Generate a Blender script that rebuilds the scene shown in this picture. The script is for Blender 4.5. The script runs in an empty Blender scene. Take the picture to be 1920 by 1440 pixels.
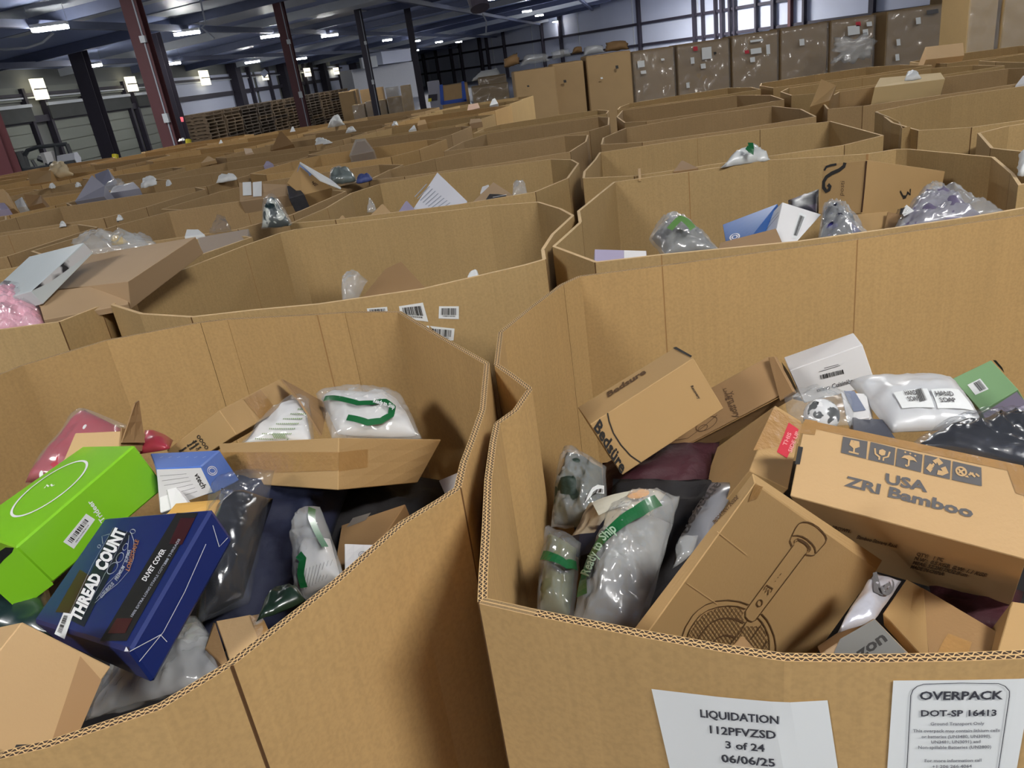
import bpy, bmesh, math, random
from mathutils import Vector, Matrix, noise
S = bpy.context.scene
COL = S.collection
# ------------------------------------------------------------------ camera
RT = Vector((0.98965, -0.14347, 0.0)); FW = Vector((-0.05581, -0.38494, 0.92125)); UP = Vector((-0.13217, -0.91172, -0.38897))
# rows: world axes seen from the camera (x right, y down, z forward); F in pixels of the 1920 px wide frame
F = 1442.0
CAM = Vector((0, 0, 1.85))
R0 = Matrix((RT, FW, UP))
cd = bpy.data.cameras.new('camera'); cam = bpy.data.objects.new('camera', cd); COL.objects.link(cam)
cd.sensor_width = 36; cd.lens = 36 * F / 1920; cd.clip_start = 0.05; cd.clip_end = 500
X = R0 @ Vector((1, 0, 0)); Y = R0 @ Vector((0, -1, 0)); Z = R0 @ Vector((0, 0, -1))
M4 = Matrix((X, Y, Z)).transposed().to_4x4(); M4.translation = CAM
cam.matrix_world = M4
S.camera = cam
# ------------------------------------------------------------------ world, exposure
w = bpy.data.worlds.new('world'); S.world = w; w.use_nodes = True
w.node_tree.nodes['Background'].inputs[0].default_value = (0.88, 0.94, 1.0, 1)
w.node_tree.nodes['Background'].inputs[1].default_value = 0.27
S.view_settings.view_transform = 'Standard'; S.view_settings.look = 'None'
S.view_settings.exposure = 0.0; S.view_settings.gamma = 1.0
S.view_settings.use_curve_mapping = False
LAMP = 88.0          # radiance of the LED panels
# fixtures outside the frame: x, y, rotation; last two added to brighten the tall cartons
NEAR_LAMPS = [(-3.7, -1.7, 0.2), (2.5, -1.5, 0.2), (-6.5, 11.5, 0.2), (3.6, 9.6, 0.2), (11.0, 9.0, .2)]
# ------------------------------------------------------------------ projection helpers
def ray(px, py):
    return R0 @ Vector(((px - 960) / F, (py - 720) / F, 1.0))
def PD(px, py, zc): return CAM + ray(px, py) * zc
def PZ(px, py, z=1.35):
    r = ray(px, py); return CAM + r * ((z - CAM.z) / r.z)
def PY(px, py, y):
    r = ray(px, py); return CAM + r * (y / r.y)
def PPL(px, py, p0, n):
    r = ray(px, py); return CAM + r * ((p0 - CAM).dot(n) / r.dot(n))
def depth(p):
    return (R0.transposed() @ (Vector(p) - CAM)).z
def proj(p):
    v = R0.transposed() @ (Vector(p) - CAM); return (960 + F * v.x / v.z, 720 + F * v.y / v.z)
def zr(px, py, z=1.33): return depth(PZ(px, py, z))
# ------------------------------------------------------------------ object helpers
WL = {}
def tag(o, label=None, cat=None, group=None, kind=None):
    if label: o['label'] = label
    if cat: o['category'] = cat
    if group: o['group'] = group
    if kind: o['kind'] = kind
    return o
def thing(name, loc, label, cat, group=None):
    o = bpy.data.objects.new(name, None); COL.objects.link(o); o.location = loc
    o.empty_display_size = 0.1; WL[o.name] = Vector(loc)
    return tag(o, label, cat, group)
def wl(o):
    return WL[o.name] if o is not None else Vector((0, 0, 0))
def mk(name, verts, faces, mats, parent=None, mi=None, smooth=False, uv=None, loc=None):
    me = bpy.data.meshes.new(name)
    if parent is not None: off = wl(parent)
    elif loc is not None: off = Vector(loc)
    else: off = Vector((0, 0, 0))
    me.from_pydata([Vector(v) - off for v in verts], [], faces)
    if not isinstance(mats, (list, tuple)): mats = [mats]
    for m in mats: me.materials.append(m)
    if mi:
        for p, k in zip(me.polygons, mi): p.material_index = k
    if smooth:
        for p in me.polygons: p.use_smooth = True
    if uv:
        l = me.uv_layers.new(name='UVMap')
        for p in me.polygons:
            for li, vi in zip(p.loop_indices, p.vertices): l.data[li].uv = uv[vi]
    me.validate(); me.update()
    o = bpy.data.objects.new(name, me); COL.objects.link(o)
    if parent is not None: o.parent = parent
    elif loc is not None: o.location = loc
    WL[o.name] = off
    return o
def fixn(o):
    bm = bmesh.new(); bm.from_mesh(o.data); bmesh.ops.recalc_face_normals(bm, faces=bm.faces); bm.to_mesh(o.data); bm.free()
# ------------------------------------------------------------------ materials
def lin(c):
    return tuple(((v / 255) / 12.92 if v / 255 <= 0.04045 else ((v / 255 + 0.055) / 1.055) ** 2.4) for v in c) + (1,)
MC = {}
def mat(name, rgb, rough=0.6, metal=0.0, var=0.06, scale=9.0, bump=0.0, bscale=60.0, coat=0.0, spec=0.5, emit=0, ecol=None, sheen=0, stretch=None):
    if name in MC: return MC[name]
    m = bpy.data.materials.new(name); m.use_nodes = True; nt = m.node_tree; b = nt.nodes['Principled BSDF']
    b.inputs['Roughness'].default_value = rough; b.inputs['Metallic'].default_value = metal
    b.inputs['Specular IOR Level'].default_value = spec
    b.inputs['Coat Weight'].default_value = coat; b.inputs['Coat Roughness'].default_value = 0.12
    c = lin(rgb)
    tc = nt.nodes.new('ShaderNodeTexCoord')
    if var > 0:
        n = nt.nodes.new('ShaderNodeTexNoise'); n.inputs['Scale'].default_value = scale; n.inputs['Detail'].default_value = 5
        if stretch:
            mp = nt.nodes.new('ShaderNodeMapping'); mp.inputs['Scale'].default_value = stretch
            nt.links.new(tc.outputs['Object'], mp.inputs[0]); nt.links.new(mp.outputs[0], n.inputs['Vector'])
        else: nt.links.new(tc.outputs['Object'], n.inputs['Vector'])
        r = nt.nodes.new('ShaderNodeMix'); r.data_type = 'RGBA'
        r.inputs[6].default_value = tuple(v * (1 - var) for v in c[:3]) + (1,)
        r.inputs[7].default_value = tuple(min(1, v * (1 + var)) for v in c[:3]) + (1,)
        nt.links.new(n.outputs['Fac'], r.inputs[0]); nt.links.new(r.outputs[2], b.inputs['Base Color'])
    else: b.inputs['Base Color'].default_value = c
    if bump > 0:
        n2 = nt.nodes.new('ShaderNodeTexNoise'); n2.inputs['Scale'].default_value = bscale; n2.inputs['Detail'].default_value = 4
        nt.links.new(tc.outputs['Object'], n2.inputs['Vector'])
        bp = nt.nodes.new('ShaderNodeBump'); bp.inputs['Strength'].default_value = bump; bp.inputs['Distance'].default_value = 0.01
        nt.links.new(n2.outputs['Fac'], bp.inputs['Height']); nt.links.new(bp.outputs[0], b.inputs['Normal'])
    if emit:
        b.inputs['Emission Color'].default_value = ecol or (1, 1, 1, 1); b.inputs['Emission Strength'].default_value = emit
    MC[name] = m; return m
def kraft(name, rgb, rib=0.25, var=0.10):
    """kraft board with UVs in metres: upright corrugation ribs, fibre mottling, soft scuffs"""
    if name in MC: return MC[name]
    m = bpy.data.materials.new(name); m.use_nodes = True; nt = m.node_tree; N = nt.nodes.new; L = nt.links.new
    b = nt.nodes['Principled BSDF']; b.inputs['Roughness'].default_value = 0.72; b.inputs['Specular IOR Level'].default_value = 0.25
    uv = N('ShaderNodeUVMap'); tc = N('ShaderNodeTexCoord')
    mp = N('ShaderNodeMapping'); mp.inputs['Scale'].default_value = (130, 2.0, 1); L(uv.outputs[0], mp.inputs[0])
    n1 = N('ShaderNodeTexNoise'); n1.inputs['Scale'].default_value = 1.0; n1.inputs['Detail'].default_value = 2; L(mp.outputs[0], n1.inputs['Vector'])
    n2 = N('ShaderNodeTexNoise'); n2.inputs['Scale'].default_value = 3.5; n2.inputs['Detail'].default_value = 6; L(tc.outputs['Object'], n2.inputs['Vector'])
    n3 = N('ShaderNodeTexNoise'); n3.inputs['Scale'].default_value = 160; n3.inputs['Detail'].default_value = 3; L(tc.outputs['Object'], n3.inputs['Vector'])
    c = lin(rgb)
    r = N('ShaderNodeMix'); r.data_type = 'RGBA'
    r.inputs[6].default_value = tuple(v * (1 - var) for v in c[:3]) + (1,); r.inputs[7].default_value = tuple(v * (1 + var) for v in c[:3]) + (1,)
    L(n2.outputs['Fac'], r.inputs[0])
    r2 = N('ShaderNodeMix'); r2.data_type = 'RGBA'; r2.blend_type = 'MULTIPLY'; r2.inputs[0].default_value = rib
    L(r.outputs[2], r2.inputs[6]); cr = N('ShaderNodeValToRGB'); cr.color_ramp.elements[0].position = 0.3; cr.color_ramp.elements[0].color = (.72, .72, .72, 1)
    cr.color_ramp.elements[1].position = 0.7; L(n1.outputs['Fac'], cr.inputs[0]); L(cr.outputs[0], r2.inputs[7])
    r3 = N('ShaderNodeMix'); r3.data_type = 'RGBA'; r3.blend_type = 'MULTIPLY'; r3.inputs[0].default_value = 0.25
    cr2 = N('ShaderNodeValToRGB'); cr2.color_ramp.elements[0].position = 0.35; cr2.color_ramp.elements[0].color = (.6, .6, .6, 1); cr2.color_ramp.elements[1].position = 0.6
    L(n3.outputs['Fac'], cr2.inputs[0]); L(r2.outputs[2], r3.inputs[6]); L(cr2.outputs[0], r3.inputs[7])
    L(r3.outputs[2], b.inputs['Base Color'])
    bp = N('ShaderNodeBump'); bp.inputs['Strength'].default_value = 0.12; bp.inputs['Distance'].default_value = 0.002
    L(n1.outputs['Fac'], bp.inputs['Height']); L(bp.outputs[0], b.inputs['Normal'])
    MC[name] = m; return m
def flute(name, light, dark):
    """cut edge of double-wall board: three liners with two zigzag flutes between (UV: u metres along, v across)"""
    m = bpy.data.materials.new(name); m.use_nodes = True; nt = m.node_tree; N = nt.nodes.new; L = nt.links.new
    b = nt.nodes['Principled BSDF']; b.inputs['Roughness'].default_value = 0.85
    uv = N('ShaderNodeUVMap'); sp = N('ShaderNodeSeparateXYZ'); L(uv.outputs[0], sp.inputs[0])
    def mth(op, a, b_=None):
        n = N('ShaderNodeMath'); n.operation = op
        for k, v in enumerate((a, b_)):
            if v is None: continue
            if isinstance(v, (int, float)): n.inputs[k].default_value = v
            else: L(v, n.inputs[k])
        return n.outputs[0]
    sn = mth('SINE', mth('MULTIPLY', sp.outputs[0], 2 * math.pi / 0.0075))
    fr = mth('FRACT', mth('MULTIPLY', sp.outputs[1], 2.0))
    d = mth('ABSOLUTE', mth('SUBTRACT', mth('SUBTRACT', fr, 0.5), mth('MULTIPLY', sn, 0.33)))
    f1 = mth('LESS_THAN', d, 0.15)
    f2 = mth('GREATER_THAN', mth('ABSOLUTE', mth('SUBTRACT', fr, 0.5)), 0.37)
    f = mth('MAXIMUM', f1, f2)
    r = N('ShaderNodeMix'); r.data_type = 'RGBA'; r.inputs[6].default_value = lin(dark); r.inputs[7].default_value = lin(light)
    L(f, r.inputs[0]); L(r.outputs[2], b.inputs['Base Color'])
    return m
def film(name, tint=(235, 240, 240), base=0.10, crease=0.55, rough=0.14, scale=22.0, bump=0.5, dens=0.0):
    """clear crinkled plastic: see-through, shiny, milky along its creases"""
    if name in MC: return MC[name]
    m = bpy.data.materials.new(name); m.use_nodes = True; nt = m.node_tree; N = nt.nodes.new; L = nt.links.new
    b = nt.nodes['Principled BSDF']; b.inputs['Base Color'].default_value = lin(tint); b.inputs['Roughness'].default_value = rough
    b.inputs['Specular IOR Level'].default_value = 0.5
    tc = N('ShaderNodeTexCoord')
    n = N('ShaderNodeTexNoise'); n.noise_type = 'RIDGED_MULTIFRACTAL'; n.inputs['Scale'].default_value = scale; n.inputs['Detail'].default_value = 4
    n.inputs['Distortion'].default_value = 0.8
    L(tc.outputs['Object'], n.inputs['Vector'])
    mr = N('ShaderNodeMapRange'); mr.inputs['From Min'].default_value = 0.55; mr.inputs['From Max'].default_value = 1.5
    mr.inputs['To Min'].default_value = base; mr.inputs['To Max'].default_value = crease; L(n.outputs['Fac'], mr.inputs['Value'])
    bp = N('ShaderNodeBump'); bp.inputs['Strength'].default_value = bump; bp.inputs['Distance'].default_value = 0.006
    L(n.outputs['Fac'], bp.inputs['Height']); L(bp.outputs[0], b.inputs['Normal'])
    tr = N('ShaderNodeBsdfTransparent'); tr.inputs[0].default_value = (0.97, 0.975, 0.98, 1)
    gl = N('ShaderNodeBsdfGlossy'); gl.inputs['Roughness'].default_value = rough; L(bp.outputs[0], gl.inputs['Normal'])
    mg = N('ShaderNodeMapRange'); mg.inputs['From Min'].default_value = 0.5; mg.inputs['From Max'].default_value = 1.6
    mg.inputs['To Min'].default_value = 0.05; mg.inputs['To Max'].default_value = 0.30; L(n.outputs['Fac'], mg.inputs['Value'])
    mx = N('ShaderNodeMixShader'); L(mr.outputs[0], mx.inputs[0]); L(tr.outputs[0], mx.inputs[1]); L(b.outputs[0], mx.inputs[2])
    mx2 = N('ShaderNodeMixShader'); L(mg.outputs[0], mx2.inputs[0]); L(mx.outputs[0], mx2.inputs[1]); L(gl.outputs[0], mx2.inputs[2])
    L(mx2.outputs[0], nt.nodes['Material Output'].inputs['Surface'])
    MC[name] = m; return m
def stain(name, a, b_, scale, thr=0.5, soft=0.04, rough=0.4, coat=0.0, dist=0.0):
    """two-colour print (blotches)"""
    if name in MC: return MC[name]
    m = mat(name, a, rough, var=0.0, coat=coat); nt = m.node_tree; N = nt.nodes.new; L = nt.links.new
    tc = N('ShaderNodeTexCoord'); n = N('ShaderNodeTexNoise'); n.inputs['Scale'].default_value = scale; n.inputs['Detail'].default_value = 2; n.inputs['Distortion'].default_value = dist
    L(tc.outputs['Object'], n.inputs['Vector'])
    cr = N('ShaderNodeValToRGB'); cr.color_ramp.elements[0].position = thr - soft; cr.color_ramp.elements[0].color = lin(a)
    cr.color_ramp.elements[1].position = thr + soft; cr.color_ramp.elements[1].color = lin(b_)
    L(n.outputs['Fac'], cr.inputs[0]); L(cr.outputs[0], nt.nodes['Principled BSDF'].inputs['Base Color'])
    return m

KB = kraft('kraft_bin', (190, 155, 103))
KB2 = kraft('kraft_bin_pale', (180, 151, 104))
KB3 = kraft('kraft_bin_brown', (170, 141, 100))
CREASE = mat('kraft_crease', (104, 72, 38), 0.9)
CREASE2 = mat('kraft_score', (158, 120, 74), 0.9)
EDGE = flute('corrugated_cut_edge', (205, 170, 118), (60, 42, 26))
EDGEF = mat('corrugated_cut_edge_far', (214, 184, 138), 0.9, var=0.15, scale=40)
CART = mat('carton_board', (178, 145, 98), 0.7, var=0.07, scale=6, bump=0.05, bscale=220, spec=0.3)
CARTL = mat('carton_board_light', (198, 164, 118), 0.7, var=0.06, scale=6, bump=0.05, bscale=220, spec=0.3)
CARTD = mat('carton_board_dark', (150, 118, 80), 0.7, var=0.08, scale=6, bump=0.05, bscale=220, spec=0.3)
CARTG = mat('carton_board_grey', (172, 145, 112), 0.7, var=0.07, scale=6, spec=0.3)
TAPE = mat('brown_tape', (164, 126, 78), 0.3, var=0.1, scale=30, bump=0.3, bscale=55, coat=0.18)
TAPEC = film('clear_tape', (225, 205, 165), 0.22, 0.5, 0.1, 30, 0.5)
INK = mat('black_print', (40, 38, 36), 0.6, var=0)
INKB = mat('brown_print', (92, 66, 38), 0.7, var=0)
INKG = mat('grey_print', (92, 90, 90), 0.6, var=0)
PAPER = mat('white_paper', (226, 228, 226), 0.55, var=0.02)
WHITE = mat('white_card', (222, 220, 218), 0.45, var=0.03)
WHITEP = mat('white_print', (235, 235, 235), 0.5, var=0)
LAV = mat('lavender_card', (168, 160, 184), 0.5)
GREYC = mat('grey_card', (150, 150, 162), 0.45, var=0.05)
BLACKP = mat('black_poly', (14, 14, 17), 0.22, var=0.2, bump=0.35, bscale=18, coat=0.35)
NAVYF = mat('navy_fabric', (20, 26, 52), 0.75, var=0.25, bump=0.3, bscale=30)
DARKF = mat('dark_fabric', (26, 24, 26), 0.8, var=0.3, bump=0.3, bscale=30)  # black of the fillers that stand for dark gaps in the bins
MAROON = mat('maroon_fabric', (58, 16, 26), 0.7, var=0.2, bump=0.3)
FILM = film('clear_film')
FILMH = film('clear_film_dense', (222, 224, 222), 0.26, 0.75, 0.16, 26, 0.55)
FILMG = film('grey_film', (140, 144, 152), 0.12, 0.5, 0.14, 18, 0.5)
POLYW = film('frosted_poly', (222, 224, 226), 0.70, 0.9, 0.32, 10, 0.25)
GREENP = mat('green_print', (22, 92, 48), 0.35, var=0.05, coat=0.4)
# ------------------------------------------------------------------ surfaces to print and stick things on
class Surf:
    def __init__(self, ev, out=None):
        self.ev = ev; self.sg = 1
        p = ev(.5, .5); n = self.nraw(.5, .5)
        ref = out if out is not None else (CAM - p)
        if n.dot(ref) < 0: self.sg = -1
    def nraw(self, s, t):
        e = 1e-3
        a = self.ev(s + e, t) - self.ev(s - e, t); b = self.ev(s, t + e) - self.ev(s, t - e)
        n = a.cross(b); return n.normalized() if n.length > 0 else Vector((0, 0, 1))
    def n(self, s, t): return self.nraw(s, t) * self.sg
    def at(self, s, t, off=0.0008): return self.ev(s, t) + self.n(s, t) * off
    def inv(self, px, py):
        s = t = .5
        for _ in range(25):
            x, y = proj(self.ev(s, t)); ex, ey = px - x, py - y
            if abs(ex) + abs(ey) < .02: break
            e = 1e-3
            x1, y1 = proj(self.ev(s + e, t)); x2, y2 = proj(self.ev(s, t + e))
            a, b, c, d = (x1 - x) / e, (x2 - x) / e, (y1 - y) / e, (y2 - y) / e
            D = a * d - b * c
            if abs(D) < 1e-9: break
            ds = (ex * d - b * ey) / D; dt = (a * ey - c * ex) / D
            m = max(1, abs(ds) / .4, abs(dt) / .4); s += ds / m; t += dt / m
        return s, t
def bil(a, b, c, d):
    a, b, c, d = map(Vector, (a, b, c, d))
    return lambda s, t: a * (1 - s) * (1 - t) + b * s * (1 - t) + c * s * t + d * (1 - s) * t
def q2(q, u, v):
    (a, b, c, d) = q
    return tuple(a[k] * (1 - u) * (1 - v) + b[k] * u * (1 - v) + c[k] * u * v + d[k] * (1 - u) * v for k in (0, 1))
def patch(name, sf, px, m, parent, off=0.0008, n=4, st=False, uv=False):
    q = px if st else [sf.inv(*p) for p in px]
    vs, fs, uvs = [], [], []
    for j in range(n + 1):
        for i in range(n + 1):
            vs.append(sf.at(*q2(q, i / n, j / n), off)); uvs.append((i / n, j / n))
    for j in range(n):
        for i in range(n):
            k = j * (n + 1) + i; fs.append((k, k + 1, k + n + 2, k + n + 1))
    return mk(name, vs, fs, m, parent, uv=uvs if uv else None)
def poly(name, sf, px, m, parent, off=0.0010):
    q = [sf.inv(*p) for p in px]
    vs = [sf.at(s, t, off) for s, t in q]
    return mk(name, vs, [tuple(range(len(vs)))], m, parent)
def ribs(sf, q, w, off, closed=False):
    P = [sf.at(s, t, off) for s, t in q]; NN = [sf.n(s, t) for s, t in q]
    vs, fs = [], []; n = len(P)
    for i in range(n):
        a = P[(i - 1) % n] if (closed or i > 0) else P[i]; b = P[(i + 1) % n] if (closed or i < n - 1) else P[i]
        d = (b - a); d = d.normalized() if d.length > 0 else Vector((1, 0, 0)); sd = NN[i].cross(d) * w / 2
        vs += [P[i] - sd, P[i] + sd]
    for i in range(n if closed else n - 1):
        j = (i + 1) % n; fs.append((2 * i, 2 * j, 2 * j + 1, 2 * i + 1))
    return vs, fs
def strokes(name, sf, lines, w, m, parent, off=0.0010):
    """lines: list of (pixel points, closed)"""
    V, Fc = [], []
    for pts, closed in lines:
        vs, fs = ribs(sf, [sf.inv(*p) for p in pts], w, off, closed)
        k = len(V); V += vs; Fc += [tuple(i + k for i in f) for f in fs]
    return mk(name, V, Fc, m, parent)
def ell(cx, cy, rx, ry, rot=0, a0=0, a1=360, n=36):
    r = math.radians(rot); o = []
    for i in range(n + (0 if a1 - a0 >= 360 else 1)):
        a = math.radians(a0 + (a1 - a0) * i / n); x, y = rx * math.cos(a), ry * math.sin(a)
        o.append((cx + x * math.cos(r) - y * math.sin(r), cy + x * math.sin(r) + y * math.cos(r)))
    return o
def text(name, sf, s, A, B, C, m, parent, bold=0.0, off=0.0012):
    """lettering on a surface: A, B ends of the baseline, C top of the first capital (pixels)"""
    cu = bpy.data.curves.new('t', 'FONT'); cu.body = s; cu.offset = bold; cu.resolution_u = 2
    to = bpy.data.objects.new('t', cu); COL.objects.link(to)
    dg = bpy.context.evaluated_depsgraph_get(); me = bpy.data.meshes.new_from_object(to.evaluated_get(dg))
    xs = [v.co.x for v in me.vertices]
    x0, x1 = min(xs), max(xs)
    a, b, c = sf.inv(*A), sf.inv(*B), sf.inv(*C)
    vs = []
    for v in me.vertices:
        u = (v.co.x - x0) / (x1 - x0); h = v.co.y / 0.69
        s_ = a[0] + (b[0] - a[0]) * u + (c[0] - a[0]) * h; t_ = a[1] + (b[1] - a[1]) * u + (c[1] - a[1]) * h
        vs.append(sf.at(s_, t_, off))
    fs = [tuple(p.vertices) for p in me.polygons]
    COL.objects.unlink(to); bpy.data.objects.remove(to); bpy.data.curves.remove(cu); bpy.data.meshes.remove(me)
    return mk(name, vs, fs, m, parent)
def bars(sf, px, m, parent, seed=1, n=26, off=0.0014, name='barcode'):
    rnd = random.Random(seed); q = [sf.inv(*p) for p in px]; V, Fc = [], []; u = 0
    while u < 1:
        wd = rnd.choice((.5, 1, 1, 2)) / n / 1.4; g = rnd.choice((.5, 1, 1.4)) / n / 1.4
        u2 = min(1, u + wd); k = len(V)
        V += [sf.at(*q2(q, u, 0), off), sf.at(*q2(q, u2, 0), off), sf.at(*q2(q, u2, 1), off), sf.at(*q2(q, u, 1), off)]
        Fc.append((k, k + 1, k + 2, k + 3)); u = u2 + g
    return mk(name, V, Fc, m, parent)
def qpx(q, u0, v0, u1, v1): return [q2(q, u0, v0), q2(q, u1, v0), q2(q, u1, v1), q2(q, u0, v1)]
def sticker(sf, px, parent, seed=1, code=(.12, .35, .88, .8), lines=True, name='paper_label', n=2, off=0.0008):
    """white label with a barcode and a line of small print; px = lower left, lower right, upper right, upper left"""
    lb = patch(name, sf, px, PAPER, parent, off, n)
    bars(sf, qpx(px, *code), INK, lb, seed, off=off + .0006)
    if lines: bars(sf, qpx(px, code[0] + .08, .16, code[2] - .08, .25), INKG, lb, seed + 9, 40, off=off + .0006, name='small_print')
    return lb
# ------------------------------------------------------------------ cartons
class Hexa: pass
def hexa(name, c8, m, parent=None, n=4, warp=0.0, seed=0, loc=None, bev=0.0012):
    """box from eight corners a b c d (front), A B C D (behind)"""
    a, b, c, d, A, B, C, D = [Vector(p) for p in c8]
    cen = sum((a, b, c, d, A, B, C, D), Vector()) / 8
    h = Hexa(); h.c = [a, b, c, d, A, B, C, D]; h.cen = cen
    fq = dict(front=(a, b, c, d), right=(b, B, C, c), left=(A, a, d, D), top=(d, c, C, D), bottom=(A, B, b, a), back=(B, A, D, C))
    bm = bmesh.new()
    for k, q in fq.items():
        ev = bil(*q); g = [[bm.verts.new(ev(i / n, j / n)) for i in range(n + 1)] for j in range(n + 1)]
        for j in range(n):
            for i in range(n): bm.faces.new((g[j][i], g[j][i + 1], g[j + 1][i + 1], g[j + 1][i]))
        setattr(h, k, Surf(ev, (sum(q, Vector()) / 4) - cen))
    bmesh.ops.remove_doubles(bm, verts=bm.verts, dist=1e-5)
    bmesh.ops.recalc_face_normals(bm, faces=bm.faces)
    if bev:
        es = [e for e in bm.edges if len(e.link_faces) == 2 and e.link_faces[0].normal.angle(e.link_faces[1].normal, 0) > .7]
        bmesh.ops.bevel(bm, geom=es, offset=bev, segments=1, affect='EDGES', clamp_overlap=True)
    if parent is None and loc is None: loc = Vector((cen.x, cen.y, min(v.z for v in h.c)))
    off = wl(parent) if parent is not None else Vector(loc)
    for v in bm.verts: v.co -= off
    me = bpy.data.meshes.new(name); bm.to_mesh(me); bm.free(); me.materials.append(m)
    o = bpy.data.objects.new(name, me); COL.objects.link(o)
    if parent is not None: o.parent = parent
    else: o.location = loc
    WL[o.name] = off; h.o = o
    return h
def qb(name, quad, t, m, parent=None, back=None, **k):
    """box from a front quad given in pixels and camera depths, thickness t away from the camera"""
    q = [PD(*p) for p in quad]
    n = (q[1] - q[0]).cross(q[3] - q[0]).normalized()
    if n.dot(q[0] - CAM) < 0: n = -n
    if back is not None: n = (n + Vector(back)).normalized()
    return hexa(name, q + [p + n * t for p in q], m, parent, **k)
def carton(name, label, cat, c8, m, group=None, **k):
    h = hexa(name, c8, m, **k); tag(h.o, label, cat, group); return h
def qcarton(name, label, cat, quad, t, m, group=None, **k):
    h = qb(name, quad, t, m, **k); tag(h.o, label, cat, group); return h
def tape(sf, px, parent, m=None, n=3, off=0.0007): return patch('tape_strip', sf, px, m or TAPE, parent, off, n)
# ------------------------------------------------------------------ bags and soft goods
def crumple(p, sc, seed):
    q = Vector(p) * sc + Vector((seed * 3.1, seed * 1.7, seed * .9))
    v = 0
    for k, a in ((1, 1.0), (2.1, .55), (4.3, .28)):
        v += a * (1 - 2 * abs(noise.noise(q * k)))
    return v / 1.8 - .45
def pillow(name, quad, bulge, m, parent=None, crum=0.006, csc=14, seed=0, n=28, back=.35, pw=.5, uplift=0.0, world=None, edge=0.0, loc=None, smooth=True):
    """soft shape over a quad (pixels + camera depth, or world points): swells towards the camera, less behind"""
    q = [Vector(p) for p in world] if world else [PD(*p) for p in quad]
    ev0 = bil(*q); nn = (q[1] - q[0]).cross(q[3] - q[0]).normalized()
    mid = ev0(.5, .5)
    if nn.dot(CAM - mid) < 0: nn = -nn
    def prof(s, t):
        s = min(1, max(0, s)); t = min(1, max(0, t))
        return (max(0, 4 * s * (1 - s)) ** pw) * (max(0, 4 * t * (1 - t)) ** pw)
    rz = random.Random(seed); wob = [(rz.uniform(-1, 1), rz.uniform(-1, 1)) for _ in range(3)]
    def ev(s, t):
        p = ev0(s, t); pr = prof(s, t)
        c = crumple(p, csc, seed) * crum
        e = (1 - pr) * edge * noise.noise(Vector((s * 5, t * 5, seed * 2.2)))
        return p + nn * (bulge * pr + c * (0.35 + pr)) + (p - mid) * e
    def evb(s, t):
        pr = prof(s, t); p = ev0(s, t)
        e = (1 - pr) * edge * noise.noise(Vector((s * 5, t * 5, seed * 2.2)))
        return p - nn * (bulge * back * pr) + nn * (crumple(p, csc, seed) * crum * .35 * (1 - pr)) + (p - mid) * e
    vs, fs = [], []
    for j in range(n + 1):
        for i in range(n + 1): vs.append(ev(i / n, j / n))
    K = len(vs)
    idx = {}
    for j in range(n + 1):
        for i in range(n + 1):
            if i in (0, n) or j in (0, n): idx[(i, j)] = j * (n + 1) + i
            else: idx[(i, j)] = len(vs); vs.append(evb(i / n, j / n))
    for j in range(n):
        for i in range(n):
            k = j * (n + 1) + i; fs.append((k, k + 1, k + n + 2, k + n + 1))
            fs.append((idx[(i, j)], idx[(i, j + 1)], idx[(i + 1, j + 1)], idx[(i + 1, j)]))
    if parent is None and loc is None: loc = Vector((mid.x, mid.y, min(v.z for v in vs)))
    o = mk(name, vs, fs, m, parent, smooth=smooth, loc=loc); fixn(o)
    h = Hexa(); h.o = o; h.front = Surf(ev, nn)
    h.soft = Surf(lambda s, t: ev0(s, t) + nn * (bulge * prof(s, t) + crum * .28 * (0.35 + prof(s, t))), nn); return h
def soft(name, label, cat, quad, bulge, m, group=None, **k):
    h = pillow(name, quad, bulge, m, **k); tag(h.o, label, cat, group); return h
def band(name, h, pts, w, m=None, off=.003):
    """printed band following a soft surface"""
    sf = h.soft; q = [sf.inv(*p) for p in pts]; P = [Vector((a, b, 0)) for a, b in q]; D = []
    for a, b in zip(P, P[1:]):
        k = max(1, int((sf.ev(a.x, a.y) - sf.ev(b.x, b.y)).length / .006))
        D += [a + (b - a) * i / k for i in range(k)]
    D.append(P[-1]); vs, fs = [], []
    for i, d in enumerate(D):
        p = sf.at(d.x, d.y, off); n = sf.n(d.x, d.y); a = D[max(0, i - 1)]; b = D[min(len(D) - 1, i + 1)]
        t = (sf.ev(b.x, b.y) - sf.ev(a.x, a.y)).normalized(); sd = n.cross(t) * w / 2
        vs += [p - sd, p, p + sd]
    for i in range(len(D) - 1):
        k = 3 * i; fs += [(k, k + 3, k + 4, k + 1), (k + 1, k + 4, k + 5, k + 2)]
    return mk(name, vs, fs, m or GREENP, h.o)
def wrapbox(h, m=None, g=.006, n=8):
    """clear film drawn tight round a box"""
    c = [p + (p - h.cen).normalized() * g for p in h.c]
    return hexa('plastic_film', c, m or FILMH, h.o, n=n, bev=.003)
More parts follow.
